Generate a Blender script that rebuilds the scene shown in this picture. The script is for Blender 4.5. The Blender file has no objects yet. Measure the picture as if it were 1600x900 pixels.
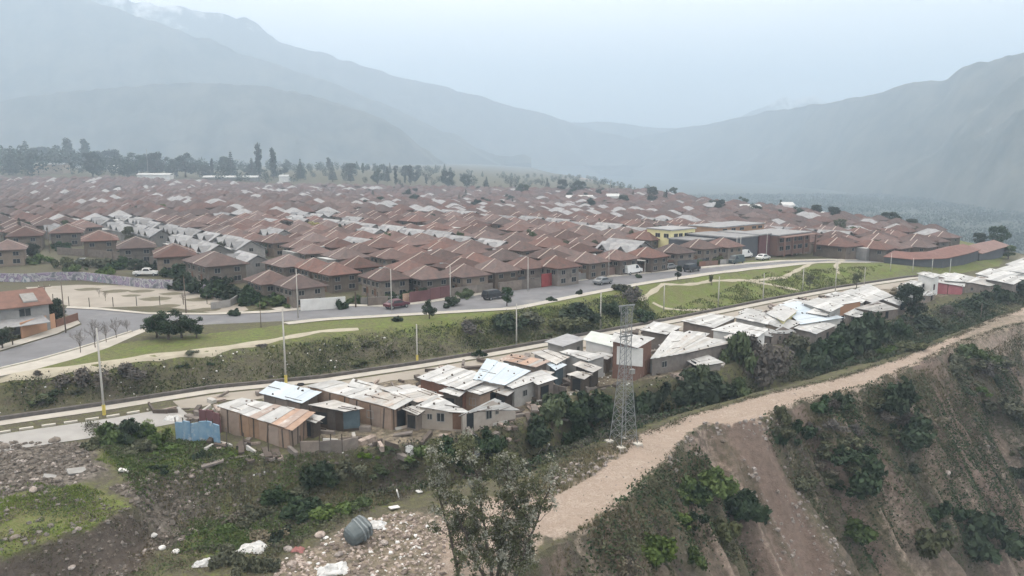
import bpy, bmesh, math, random
import numpy as np
from mathutils import Vector, Matrix
from mathutils.geometry import tessellate_polygon

sc = bpy.context.scene
COL = sc.collection
R = math.radians
rnd = random.Random(7)

# ------------------------------------------------------------------ camera, world, sun, exposure
CAM_H, FPX = 24.0, 1200.0
PITCH = math.atan(200 / FPX)
cam = bpy.data.cameras.new('camera'); camo = bpy.data.objects.new('camera', cam); COL.objects.link(camo)
camo.location = (0, 0, CAM_H); camo.rotation_euler = (R(90) - PITCH, 0, 0)
cam.sensor_width = 36; cam.lens = 36 * FPX / 1600; cam.clip_start = 1; cam.clip_end = 20000
sc.camera = camo
sc.view_settings.view_transform = 'Standard'; sc.view_settings.look = 'None'
sc.view_settings.exposure = -0.1; sc.view_settings.gamma = 1; sc.view_settings.use_curve_mapping = False
sc.cycles.volume_bounces = 1; sc.cycles.max_bounces = 5; sc.cycles.diffuse_bounces = 2
sc.cycles.glossy_bounces = 1; sc.cycles.transparent_max_bounces = 8; sc.cycles.use_denoising = True

SUN_EL, SUN_DIR = R(48), Vector((-0.75, 0.45, 0)).normalized()
SUN_AZ = math.atan2(SUN_DIR.x, SUN_DIR.y)
w = bpy.data.worlds.new('World'); sc.world = w; w.use_nodes = True
nt = w.node_tree; nt.nodes.clear()
sky = nt.nodes.new('ShaderNodeTexSky'); sky.sky_type = 'NISHITA'; sky.sun_disc = False
sky.sun_elevation = SUN_EL; sky.sun_rotation = SUN_AZ; sky.dust_density = 3; sky.altitude = 800
tc = nt.nodes.new('ShaderNodeTexCoord')
mp = nt.nodes.new('ShaderNodeMapping'); mp.inputs['Scale'].default_value = (1, 1, 3.5)
no = nt.nodes.new('ShaderNodeTexNoise'); no.inputs['Scale'].default_value = 2.2; no.inputs['Detail'].default_value = 5
rp = nt.nodes.new('ShaderNodeValToRGB')
rp.color_ramp.elements[0].position = 0.3; rp.color_ramp.elements[0].color = (29, 26.4, 23.6, 1)
rp.color_ramp.elements[1].position = 0.72; rp.color_ramp.elements[1].color = (41, 36, 31, 1)
mx = nt.nodes.new('ShaderNodeMix'); mx.data_type = 'RGBA'; mx.inputs['Factor'].default_value = 0.9
bg = nt.nodes.new('ShaderNodeBackground'); bg.inputs['Strength'].default_value = 0.108
wo = nt.nodes.new('ShaderNodeOutputWorld')
nt.links.new(tc.outputs['Generated'], mp.inputs['Vector']); nt.links.new(mp.outputs['Vector'], no.inputs['Vector'])
nt.links.new(no.outputs['Fac'], rp.inputs['Fac'])
nt.links.new(sky.outputs['Color'], mx.inputs[6]); nt.links.new(rp.outputs['Color'], mx.inputs[7])
nt.links.new(mx.outputs[2], bg.inputs['Color']); nt.links.new(bg.outputs['Background'], wo.inputs['Surface'])
sun = bpy.data.lights.new('sun', 'SUN'); suno = bpy.data.objects.new('sun', sun); COL.objects.link(suno)
sun.energy = 1.5; sun.angle = R(12); sun.color = (1, .97, .93)
sd = Vector((SUN_DIR.x * math.cos(SUN_EL), SUN_DIR.y * math.cos(SUN_EL), math.sin(SUN_EL)))
suno.rotation_euler = sd.to_track_quat('Z', 'Y').to_euler(); suno.location = (0, 0, 300)

# ------------------------------------------------------------------ coordinates
AX = (math.sin(R(50)), math.cos(R(50)))          # u runs along the streets
NX = (-AX[1], AX[0])                              # v runs across them, up valley to the left
ROT_U = R(40)                                     # a box with this z rotation has its x side along u
def ray(px, py):
    a = (px - 800) / FPX; b = -(py - 450) / FPX
    return (a, math.cos(PITCH) + b * math.sin(PITCH), -math.sin(PITCH) + b * math.cos(PITCH))
def at(px, py, z):
    d = ray(px, py); t = (z - CAM_H) / d[2]
    return Vector((d[0] * t, d[1] * t, z))
def uv(x, y): return x * AX[0] + y * AX[1], x * NX[0] + y * NX[1]
def xy(u, v): return u * AX[0] + v * NX[0], u * AX[1] + v * NX[1]
def line(pts, z=None, ext=()):
    out = []
    for p in pts:
        zz = p[2] if len(p) > 2 else z
        q = at(p[0], p[1], zz); u, v = uv(q.x, q.y); out.append((u, v, zz))
    out += list(ext); out.sort()
    return np.array(out)
# break lines of the terraces, north to south
TOP = line([(0,585),(130,570),(250,553),(400,535),(520,520),(660,500),(800,485),(900,468),(1000,445),(1070,432),(1200,415)], 0,
           [(-40,102,0),(170,95,-.3),(190,88,-1.6),(210,80,-3.2),(240,80,-4.2),(300,97,-6),(362,158,-6),(404,248,-6),(485,376,-6),(800,760,-6),(3000,3300,-6)])
BOT = line([(0,655),(160,632),(330,606),(500,590),(650,568),(760,550),(900,525),(1040,500),(1200,468),(1300,450)], -3.6,
           [(-40,97,-3.6),(190,79,-3.8),(210,74,-4.2),(240,75,-5),(300,92,-7),(362,153,-7),(404,243,-7),(485,371,-7),(800,755,-7),(3000,3295,-7)])
SHE = line([(0,868,-4.6),(100,835,-4.6),(160,815,-4.7),(205,795,-4.8),(240,745,-4.7),(300,725,-4.5),(440,716,-4.3),(550,706,-4.3),(660,698,-4.3),
            (800,670,-4.3),(920,612,-4.3),(1030,596,-4.3),(1130,576,-4.3),(1230,528,-4.3),(1330,503,-4.4),(1400,474,-4.5),(1480,466,-4.6),(1600,442,-5)], None,
           [(-40,75,-4.6),(240,66,-6),(300,84,-8),(362,146,-8),(404,236,-8),(485,364,-8),(800,748,-8),(3000,3288,-8)])
GUL = line([(0,960,-8.4),(120,925,-8.4),(200,880,-8.2),(245,840,-8),(310,806,-7.8),(400,798,-7.8),(560,772,-8),(720,735,-8.2),(830,700,-8.4),(900,668,-8.4),
            (1060,648,-8.4),(1150,628,-8.4),(1270,586,-8.2),(1400,548,-7.8),(1600,484,-7.6)], None,
           [(-40,60,-9),(240,59,-9),(300,77,-10),(362,140,-10),(404,230,-10),(485,358,-10),(800,742,-10),(3000,3282,-10)])
RDN = line([(330,915),(430,876),(560,806),(640,785),(720,760),(815,745),(900,706),(1000,674),(1100,640),(1200,612),(1300,592),(1400,560),(1500,520),(1600,478)], -6.3,
           [(-40,44,-7.5),(240,53,-8.5),(300,71,-11),(362,134,-11),(404,224,-11),(485,352,-11),(800,736,-11),(3000,3276,-11)])
RDS = line([(560,1010),(740,925),(880,845),(950,810),(1000,770),(1040,722),(1060,692),(1100,663),(1180,660),(1240,632),(1350,606),(1430,571),(1500,536),(1600,506)], -6.3,
           [(-40,38,-7.8),(240,48,-9),(300,65,-12),(362,128,-12),(404,218,-12),(485,346,-12),(800,730,-12),(3000,3270,-12)])
LINES = [TOP, BOT, SHE, GUL, RDN, RDS]
def L(k, u): return np.interp(u, LINES[k][:, 0], LINES[k][:, 1])
def LZ(k, u): return np.interp(u, LINES[k][:, 0], LINES[k][:, 2])

_TAB = np.random.default_rng(12345).random((512, 512))
def _hash(ix, iy, s): return _TAB[(ix + s * 57) & 511, (iy + s * 131) & 511]
def vnoise(x, y, s=0):
    x = np.asarray(x, float); y = np.asarray(y, float)
    ix = np.floor(x).astype(np.int64); iy = np.floor(y).astype(np.int64)
    fx = x - ix; fy = y - iy; fx = fx * fx * (3 - 2 * fx); fy = fy * fy * (3 - 2 * fy)
    a = _hash(ix, iy, s); b = _hash(ix + 1, iy, s); c = _hash(ix, iy + 1, s); d = _hash(ix + 1, iy + 1, s)
    return (a + (b - a) * fx + (c - a) * fy + (a - b - c + d) * fx * fy) * 2 - 1
def fbm(x, y, s=0, o=4):
    t = 0; a = .5
    for k in range(o):
        t = t + a * vnoise(x * 2 ** k, y * 2 ** k, s + k * 17); a *= .5
    return t
def sstep(a, b, x):
    t = np.clip((x - a) / (b - a), 0, 1); return t * t * (3 - 2 * t)

CLIFF_DROP, CLIFF_RUN = 52.0, 40.0
def height(u, v):
    """ground height at street coordinates u, v (arrays)"""
    u = np.asarray(u, float); v = np.asarray(v, float)
    vs = [L(k, u) for k in range(6)]; zs = [LZ(k, u) for k in range(6)]
    for k in range(1, 6): vs[k] = np.minimum(vs[k], vs[k - 1] - 1.2)
    X, Y = xy(u, v)
    far = np.clip((u - 170) / 130, 0, 1)
    plain0 = -6 * far
    rise = 16 * sstep(520, 1000, Y) * sstep(100, -200, X)
    d = v - vs[0]
    z = zs[0] + (plain0 - zs[0]) * sstep(0, 60, d) + rise
    out = z
    if not np.any(d < 0): return out
    for k in range(5):
        t = np.clip((vs[k] - v) / (vs[k] - vs[k + 1]), 0, 1)
        ts = t * t * (3 - 2 * t) if k in (0, 3) else t
        out = np.where(v < vs[k], zs[k] + (zs[k + 1] - zs[k]) * ts, out)
    # roughness
    tE = np.clip((vs[0] - v) / (vs[0] - vs[1]), 0, 1)
    emb = 4 * tE * (1 - tE)
    if np.any(emb > 0): out = out + emb * (.35 * fbm(u / 5, v / 5, 3) + .12 * fbm(u * .8, v * .8, 5))
    g = sstep(0, 2.5, vs[2] - v + 0) * sstep(0, 2.5, v - vs[4])
    if np.any(g > 0): out = out + g * (.9 * fbm(u / 4.5, v / 4.5, 11) + .25 * fbm(u / 1.3, v / 1.3, 12))
    lf = sstep(38, 24, u) * sstep(10.6, 14, vs[1] - v) * sstep(-3, 3, v - vs[4])
    if np.any(lf > 0): out = out + lf * (.7 * fbm(u / 5, v / 5, 21) + .22 * fbm(u / 1.2, v / 1.2, 22))
    rd = ((v < vs[4]) & (v >= vs[5]))
    if np.any(rd): out = out + np.where(rd, .22 * fbm(u / 2.5, v / 2.5, 31) + .14 * fbm(u / .9, v / .9, 32) - .12 * np.exp(-(((vs[4] - v) / np.maximum(vs[4] - vs[5], .5) - .42) / .05) ** 2) - .12 * np.exp(-(((vs[4] - v) / np.maximum(vs[4] - vs[5], .5) - .66) / .05) ** 2), 0)
    # cliff
    if not np.any(v < vs[5]): return out
    c = np.clip((vs[5] - v) / CLIFF_RUN, 0, 1)
    prof = c ** .93
    zc = zs[5] - CLIFF_DROP * prof
    rill = (1 - 1.6 * np.abs(fbm(u / 7 + .25 * fbm(u / 6, v / 6, 44), v / 60, 41))) * 2 - 1.2
    m = sstep(0, .10, c) * sstep(1, .85, c)
    zc = zc + m * (3.6 * rill + 3.4 * fbm(u / 15, v / 30, 42) + 1.0 * np.abs(fbm(u / 2.4 + .4 * fbm(u / 3, v / 5, 46), v / 16, 43)) + .6 * fbm(u / 2.5, v / 6, 47) + .25 * fbm(u / .9, v / .9, 45))
    for uc, wd, dp in ((77, 2.6, 3.6), (121, 4.5, 2.8)):      # the two earth slides
        zc = zc - dp * np.exp(-((u - uc - 1.2 * fbm(v / 9, u * 0 + uc, 48)) / wd) ** 2) * sstep(0, .16, c) * sstep(1, .8, c)
    zc = zc + m * .5 * np.abs(fbm(u / .8 + .6 * fbm(u / 2, v / 4, 50), v / 11, 49))
    out = np.where(v < vs[5], zc, out)
    return out
def gz(x, y):
    u, v = uv(x, y); return float(height(np.array([u]), np.array([v]))[0])
_T = 25 * 1.006 ** np.arange(0, 640)
def ground(px, py):
    """the point of the terrain that lies on the sight line through a pixel of the photograph"""
    d = ray(px, py); n = math.hypot(d[0], d[1])
    t = _T / n
    x = d[0] * t; y = d[1] * t; z = CAM_H + d[2] * t
    h = height(*uv(x, y)); i = int(np.argmax(z < h)) or len(t) - 1
    a = (z[i - 1] - h[i - 1]); b = (h[i] - z[i]); f = a / (a + b) if a + b > 1e-6 else 0
    tt = t[i - 1] + (t[i] - t[i - 1]) * min(1, max(0, f))
    return Vector((d[0] * tt, d[1] * tt, CAM_H + d[2] * tt))

# ------------------------------------------------------------------ helpers
class MB:
    def __init__(s): s.v = []; s.f = []; s.m = []
    def poly(s, pts, mi=0):
        i = len(s.v); s.v += [tuple(p) for p in pts]; s.f.append(tuple(range(i, i + len(pts)))); s.m.append(mi)
    def hexa(s, b, t, mi=0):
        """b, t: four bottom and four top corners, same winding (counter-clockwise seen from above)"""
        i = len(s.v); s.v += [tuple(p) for p in b] + [tuple(p) for p in t]
        for q in ((3,2,1,0),(4,5,6,7),(0,1,5,4),(1,2,6,5),(2,3,7,6),(3,0,4,7)): s.f.append(tuple(i + k for k in q)); s.m.append(mi)
    def box(s, x0, x1, y0, y1, z0, z1, mi=0):
        s.hexa([(x0,y0,z0),(x1,y0,z0),(x1,y1,z0),(x0,y1,z0)], [(x0,y0,z1),(x1,y0,z1),(x1,y1,z1),(x0,y1,z1)], mi)
    def tube(s, p, q, r0, r1=None, n=6, mi=0, cap=True):
        p = Vector(p); q = Vector(q); r1 = r0 if r1 is None else r1
        d = (q - p); 
        if d.length < 1e-6: return
        d.normalize(); a = d.orthogonal().normalized(); b = d.cross(a); i = len(s.v)
        for c, r in ((p, r0), (q, r1)):
            for k in range(n):
                t = 2 * math.pi * k / n; s.v.append(tuple(c + (a * math.cos(t) + b * math.sin(t)) * r))
        for k in range(n): s.f.append((i + k, i + (k + 1) % n, i + n + (k + 1) % n, i + n + k)); s.m.append(mi)
        if cap: s.f.append(tuple(i + k for k in reversed(range(n)))); s.f.append(tuple(i + n + k for k in range(n))); s.m += [mi, mi]
    def chain(s, pts, radii, n=6, mi=0):
        for k in range(len(pts) - 1): s.tube(pts[k], pts[k + 1], radii[k], radii[k + 1], n, mi, cap=(k == len(pts) - 2))
    def mesh(s, name, mats, smooth=False):
        me = bpy.data.meshes.new(name); me.from_pydata(s.v, [], s.f)
        for m in (mats if isinstance(mats, (list, tuple)) else [mats]): me.materials.append(m)
        if any(s.m): me.polygons.foreach_set('material_index', s.m)
        if smooth: me.polygons.foreach_set('use_smooth', [True] * len(me.polygons))
        me.update(); return me
    def build(s, name, mats, parent=None, smooth=False):
        return link(name, s.mesh(name, mats, smooth), parent)
def link(name, me, parent=None):
    o = bpy.data.objects.new(name, me); COL.objects.link(o)
    if parent is not None: o.parent = parent
    return o
def tag(o, label=None, cat=None, group=None, kind=None):
    if label: o['label'] = label
    if cat: o['category'] = cat
    if group: o['group'] = group
    if kind: o['kind'] = kind
    return o
def thing(name, label, cat, loc=(0, 0, 0), rz=0, group=None):
    o = bpy.data.objects.new(name, None); COL.objects.link(o); o.empty_display_size = .3
    o.location = loc; o.rotation_euler = (0, 0, rz); return tag(o, label, cat, group)
KIDS = {}
def copy_tree(o, parent=None):
    c = o.copy(); COL.objects.link(c)
    if parent is not None: c.parent = parent
    if o.name not in KIDS: KIDS[o.name] = list(o.children)
    for ch in KIDS[o.name]: copy_tree(ch, c)
    return c
def struct(o): return tag(o, kind='structure')

MATS = {}
def mat(name, c1, c2=None, scale=1.0, rough=.85, detail=4, bump=0, bscale=None, objvar=0, metal=0, coords='Object', dirt=None, spec=.3, wave=None):
    """two-tone noise paint; objvar shifts each object's tone, dirt adds blotches, wave = (scale, depth) corrugation"""
    if name in MATS: return MATS[name]
    m = bpy.data.materials.new(name); MATS[name] = m; m.use_nodes = True; t = m.node_tree; b = t.nodes['Principled BSDF']
    b.inputs['Roughness'].default_value = rough; b.inputs['Metallic'].default_value = metal; b.inputs['Specular IOR Level'].default_value = spec
    c2 = c2 or tuple(x * .72 for x in c1)
    co = t.nodes.new('ShaderNodeTexCoord'); out = coords
    n = t.nodes.new('ShaderNodeTexNoise'); n.inputs['Scale'].default_value = scale; n.inputs['Detail'].default_value = detail; n.inputs['Roughness'].default_value = .62
    t.links.new(co.outputs[out], n.inputs['Vector'])
    r = t.nodes.new('ShaderNodeValToRGB'); r.color_ramp.elements[0].position = .32; r.color_ramp.elements[1].position = .68
    r.color_ramp.elements[0].color = (*c2, 1); r.color_ramp.elements[1].color = (*c1, 1)
    t.links.new(n.outputs['Fac'], r.inputs['Fac']); col = r.outputs['Color']
    if dirt:
        n2 = t.nodes.new('ShaderNodeTexNoise'); n2.inputs['Scale'].default_value = dirt[1]; n2.inputs['Detail'].default_value = 6; n2.inputs['Roughness'].default_value = .7
        if objvar:
            oi0 = t.nodes.new('ShaderNodeObjectInfo'); vm = t.nodes.new('ShaderNodeVectorMath'); vm.operation = 'SCALE'; vm.inputs[0].default_value = (37, 61, 23)
            t.links.new(oi0.outputs['Random'], vm.inputs['Scale']); va = t.nodes.new('ShaderNodeVectorMath'); va.operation = 'ADD'
            t.links.new(co.outputs[out], va.inputs[0]); t.links.new(vm.outputs[0], va.inputs[1]); t.links.new(va.outputs[0], n2.inputs['Vector'])
        else: t.links.new(co.outputs[out], n2.inputs['Vector'])
        r2 = t.nodes.new('ShaderNodeMapRange'); r2.inputs['From Min'].default_value = dirt[2]; r2.inputs['From Max'].default_value = dirt[2] + .12
        t.links.new(n2.outputs['Fac'], r2.inputs['Value'])
        k = t.nodes.new('ShaderNodeMix'); k.data_type = 'RGBA'; t.links.new(r2.outputs['Result'], k.inputs['Factor'])
        t.links.new(col, k.inputs[6]); k.inputs[7].default_value = (*dirt[0], 1); col = k.outputs[2]
    if objvar:
        oi = t.nodes.new('ShaderNodeObjectInfo'); mr = t.nodes.new('ShaderNodeMapRange')
        mr.inputs['To Min'].default_value = 1 - objvar; mr.inputs['To Max'].default_value = 1 + objvar
        t.links.new(oi.outputs['Random'], mr.inputs['Value'])
        h = t.nodes.new('ShaderNodeHueSaturation'); t.links.new(mr.outputs['Result'], h.inputs['Value']); t.links.new(col, h.inputs['Color'])
        mr2 = t.nodes.new('ShaderNodeMapRange'); mr2.inputs['To Min'].default_value = 1.25; mr2.inputs['To Max'].default_value = .7
        fr = t.nodes.new('ShaderNodeMath'); fr.operation = 'FRACT'; mu = t.nodes.new('ShaderNodeMath'); mu.operation = 'MULTIPLY'; mu.inputs[1].default_value = 7.31
        t.links.new(oi.outputs['Random'], mu.inputs[0]); t.links.new(mu.outputs[0], fr.inputs[0]); t.links.new(fr.outputs[0], mr2.inputs['Value'])
        t.links.new(mr2.outputs['Result'], h.inputs['Saturation']); col = h.outputs['Color']
    t.links.new(col, b.inputs['Base Color'])
    if wave:
        wv = t.nodes.new('ShaderNodeTexWave'); wv.bands_direction = wave[2] if len(wave) > 2 else 'X'; wv.inputs['Scale'].default_value = wave[0]
        t.links.new(co.outputs[out], wv.inputs['Vector'])
        bp = t.nodes.new('ShaderNodeBump'); bp.inputs['Strength'].default_value = wave[1]; bp.inputs['Distance'].default_value = .05
        t.links.new(wv.outputs['Fac'], bp.inputs['Height']); t.links.new(bp.outputs['Normal'], b.inputs['Normal'])
    elif bump:
        n3 = t.nodes.new('ShaderNodeTexNoise'); n3.inputs['Scale'].default_value = bscale or scale * 6; n3.inputs['Detail'].default_value = 5
        t.links.new(co.outputs[out], n3.inputs['Vector'])
        bp = t.nodes.new('ShaderNodeBump'); bp.inputs['Strength'].default_value = bump; bp.inputs['Distance'].default_value = .15
        t.links.new(n3.outputs['Fac'], bp.inputs['Height']); t.links.new(bp.outputs['Normal'], b.inputs['Normal'])
    return m
def leaf(name, c1, c2, var=.25): return mat(name, c1, c2, 1.1, .7, 3, objvar=var, spec=.15)

M_TILE = mat('terracotta_tiles', (.150, .089, .076), (.098, .067, .06), .9, .85, 5, objvar=.34, dirt=((.085, .068, .063), .45, .55), wave=(9, .35))
M_TILE2 = mat('orange_tiles', (.235, .13, .10), (.17, .10, .08), 1, .85, wave=(9, .35))
M_GREYROOF = mat('grey_fibre_cement', (.31, .31, .315), (.21, .21, .215), .8, .8, objvar=.25, dirt=((.23, .22, .21), .5, .55))
M_WALL = mat('ochre_render', (.205, .17, .142), (.145, .122, .106), .7, .9, objvar=.35, dirt=((.10, .086, .078), .4, .55))
M_WALLG = mat('grey_render', (.28, .27, .26), (.2, .195, .19), .7, .9, objvar=.25)
M_PARTY = mat('pale_party_wall', (.55, .47, .42), (.42, .35, .31), 2)
M_FRAME = mat('white_frame', (.30, .29, .275), (.22, .215, .205), 2, .6)
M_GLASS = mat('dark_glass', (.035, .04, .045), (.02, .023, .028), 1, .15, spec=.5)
M_DOOR = mat('brown_door', (.16, .09, .06), None, 3)
M_TIN = mat('pale_tin', (.54, .54, .527), (.39, .39, .385), .9, .65, objvar=.22, dirt=((.42, .40, .37), .55, .55), wave=(11, .25))
M_TINB = mat('bluish_tin', (.54, .61, .66), (.45, .51, .56), .5, .5, objvar=.08, wave=(11, .25))
M_TINDIRTY = mat('weathered_tin', (.50, .485, .46), (.37, .355, .335), .6, .7, objvar=.18, dirt=((.40, .33, .28), .5, .55), wave=(11, .25))
M_RUST = mat('rusty_tin', (.42, .315, .255), (.29, .21, .17), .8, .85, objvar=.3, dirt=((.5, .47, .44), .6, .56), wave=(11, .25))
M_PLY = mat('plywood', (.32, .225, .165), (.225, .16, .12), .9, .9, objvar=.1, dirt=((.27, .18, .13), .5, .58))
M_PLANK = mat('grey_planks', (.235, .20, .175), (.16, .135, .12), 1.2, .9, objvar=.25, wave=(3.5, .4))
M_TIMBER = mat('dark_timber', (.09, .07, .058), (.06, .048, .04), 2, .9, objvar=.3)
M_BRICK = mat('red_brick', (.215, .13, .105), (.155, .098, .08), 3, .9, objvar=.1)
M_BLOCK = mat('concrete_block', (.36, .35, .335), (.27, .262, .25), .8, .9, objvar=.15, bump=.15)
M_CREAM = mat('cream_board', (.42, .365, .31), (.32, .275, .235), .8, .9, objvar=.12)
M_WHITEW = mat('white_paint', (.72, .71, .69), (.58, .57, .55), .7, .8)
M_PINK = mat('pink_sheet', (.52, .20, .22), (.42, .15, .17), .9, .8, wave=(5, .5))
M_BLUE = mat('blue_sheet', (.13, .25, .38), (.24, .34, .42), .9, .6, dirt=((.4, .43, .46), .8, .55))
M_TEAL = mat('teal_sheet', (.09, .125, .145), (.06, .085, .10), 1.2, .7)
M_GREENT = mat('moss_tarp', (.47, .50, .46), (.56, .58, .57), .6, .8)
M_YELLOW = mat('yellow_paint', (.62, .50, .12), (.52, .42, .12), 3, .7)
M_YWALL = mat('pale_yellow_wall', (.72, .66, .36), (.63, .57, .32), .5, .85)
M_MAROON = mat('maroon_wall', (.16, .075, .08), (.12, .06, .065), .5, .85)
M_DARKW = mat('slate_wall', (.10, .105, .12), (.08, .085, .095), .5, .85)
M_BROWNW = mat('brown_wall', (.21, .125, .10), (.16, .10, .085), .5, .85)
M_ORANGEW = mat('orange_wall', (.50, .29, .18), (.42, .245, .16), .6, .9)
M_CONC = mat('pole_concrete', (.50, .48, .45), (.40, .385, .36), 1.2, .9)
M_STEEL = mat('galvanised_steel', (.30, .31, .315), (.21, .218, .222), 2, .55, metal=.3)
M_WOODP = mat('pole_wood', (.17, .135, .11), (.12, .095, .08), 2, .9)
M_ASPH = mat('asphalt', (.19, .19, .20), (.145, .145, .152), .25, .95, 7, bump=.1, bscale=8, dirt=((.23, .225, .22), .12, .55))
M_ASPH2 = mat('dusty_asphalt', (.36, .35, .335), (.29, .28, .265), .35, .95, 7, bump=.1, bscale=8)
M_PAVE = mat('pavement_concrete', (.47, .44, .39), (.37, .345, .305), .5, .95, 6, bump=.1)
M_KERB = mat('kerb_stone', (.55, .52, .46), (.44, .41, .365), 1.1, .95)
M_LOT = mat('lot_dirt', (.35, .315, .27), (.265, .24, .205), .18, .95, 7, dirt=((.24, .215, .16), .22, .57))
M_PATH = mat('trodden_path', (.42, .38, .30), (.33, .30, .23), .6, .95, 6)
M_BARK = mat('bark', (.13, .105, .085), (.08, .065, .055), 3, .95)
M_DEADW = mat('dead_wood', (.36, .33, .30), (.26, .235, .215), 3, .95)
M_DKLEAF = leaf('dark_foliage', (.043, .066, .032), (.022, .038, .021))
M_LEAF = leaf('mid_foliage', (.085, .115, .045), (.048, .072, .03))
M_SCRUB = leaf('scrub_foliage', (.105, .11, .062), (.06, .068, .04))
M_BRIGHT = leaf('bright_foliage', (.095, .135, .035), (.055, .085, .026))
M_DRYB = leaf('dry_foliage', (.165, .145, .10), (.11, .095, .07))
M_GREYB = leaf('grey_scrub', (.125, .112, .10), (.08, .073, .066))
M_EUC = leaf('eucalypt_foliage', (.15, .155, .095), (.08, .09, .055), .1)
M_EUCL = leaf('pale_eucalypt_foliage', (.34, .34, .26), (.22, .225, .16), .1)
M_YLEAF = leaf('yellow_foliage', (.33, .29, .05), (.20, .19, .05))
M_CONIF = leaf('conifer_foliage', (.03, .05, .03), (.02, .034, .022))
M_WHITE = mat('white_litter', (.75, .74, .72), (.55, .54, .52), 3, .8)
M_STONE = mat('rubble_stone', (.27, .238, .208), (.115, .098, .083), 2.2, .95, objvar=.3)
M_STONEP = mat('pale_rubble', (.45, .39, .35), (.19, .155, .135), 2.2, .95, objvar=.25)
M_TYRE = mat('rubber', (.03, .03, .032), None, 3, .9)
M_TANK = mat('grey_tank', (.15, .175, .18), (.10, .12, .125), 1.2, .75, dirt=((.24, .255, .255), 1.0, .6))
M_TANKL = mat('pale_tank_rib', (.30, .33, .34), (.17, .19, .195), 2, .7)

# ------------------------------------------------------------------ ground
GROUND = bpy.data.materials.new('ground_cover'); GROUND.use_nodes = True
def ground_material():
    t = GROUND.node_tree; b = t.nodes['Principled BSDF']; b.inputs['Roughness'].default_value = .95; b.inputs['Specular IOR Level'].default_value = .15
    N = t.nodes.new; K = t.links.new
    co = N('ShaderNodeTexCoord')
    def noise(s, d=6, r=.65):
        n = N('ShaderNodeTexNoise'); n.inputs['Scale'].default_value = s; n.inputs['Detail'].default_value = d; n.inputs['Roughness'].default_value = r
        K(co.outputs['Object'], n.inputs['Vector']); return n.outputs['Fac']
    def ramp(f, a, c, p0=.32, p1=.68):
        r = N('ShaderNodeValToRGB'); r.color_ramp.elements[0].position = p0; r.color_ramp.elements[1].position = p1
        r.color_ramp.elements[0].color = (*a, 1); r.color_ramp.elements[1].color = (*c, 1); K(f, r.inputs['Fac']); return r.outputs['Color']
    def mixc(f, a, c):
        k = N('ShaderNodeMix'); k.data_type = 'RGBA'; K(f, k.inputs['Factor']); K(a, k.inputs[6]); K(c, k.inputs[7]); return k.outputs[2]
    att = N('ShaderNodeAttribute'); att.attribute_name = 'cover'
    sp = N('ShaderNodeSeparateColor'); K(att.outputs['Color'], sp.inputs['Color'])
    nA, nB, nC = noise(.35), noise(1.6), noise(6, 4)
    def mask(ch, nz, amt=.55, w=.16):
        a = N('ShaderNodeMath'); a.operation = 'SUBTRACT'; K(nz, a.inputs[0]); a.inputs[1].default_value = .5
        m = N('ShaderNodeMath'); m.operation = 'MULTIPLY_ADD'; K(a.outputs[0], m.inputs[0]); m.inputs[1].default_value = amt * 2; K(ch, m.inputs[2])
        r = N('ShaderNodeMapRange'); r.inputs['From Min'].default_value = .5 - w; r.inputs['From Max'].default_value = .5 + w; K(m.outputs[0], r.inputs['Value'])
        return r.outputs['Result']
    base = mixc(mask(nA, nB, .3, .2), ramp(nC, (.075, .066, .052), (.135, .118, .092)), ramp(nB, (.085, .085, .045), (.13, .125, .07)))
    grass = ramp(nB, (.10, .135, .036), (.165, .205, .055))
    grass = mixc(mask(nA, nC, .25, .12), grass, ramp(nC, (.10, .115, .045), (.19, .18, .085)))
    dirt = ramp(nB, (.34, .275, .225), (.455, .378, .318)); dirt = mixc(mask(nA, nC, .6, .16), dirt, ramp(nA, (.215, .165, .13), (.37, .295, .24)))
    vo = N('ShaderNodeTexVoronoi'); vo.inputs['Scale'].default_value = 3.2; vo.inputs['Randomness'].default_value = 1; K(co.outputs['Object'], vo.inputs['Vector'])
    hv = N('ShaderNodeSeparateColor'); K(vo.outputs['Color'], hv.inputs['Color'])
    rub = ramp(hv.outputs['Red'], (.085, .074, .063), (.215, .19, .165), .1, .95)
    dark = ramp(nB, (.078, .066, .057), (.135, .113, .097))
    slide = ramp(nB, (.165, .124, .102), (.245, .186, .156))
    c = mixc(mask(sp.outputs['Red'], nB, .5), base, grass)
    c = mixc(mask(sp.outputs['Blue'], nB, .5, .2), c, rub)
    alp = att.outputs['Alpha']
    c = mixc(mask(alp, nB, .3, .2), c, dark)
    at2 = N('ShaderNodeAttribute'); at2.attribute_name = 'slide'
    c = mixc(mask(at2.outputs['Fac'], nB, .35, .22), c, slide)
    c = mixc(mask(sp.outputs['Green'], nB, .35, .14), c, dirt)
    K(c, b.inputs['Base Color'])
    bp = N('ShaderNodeBump'); bp.inputs['Strength'].default_value = .55; bp.inputs['Distance'].default_value = .35
    ad = N('ShaderNodeMath'); ad.operation = 'ADD'; K(nB, ad.inputs[0]); K(nC, ad.inputs[1]); K(ad.outputs[0], bp.inputs['Height']); K(bp.outputs['Normal'], b.inputs['Normal'])
ground_material()

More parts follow.
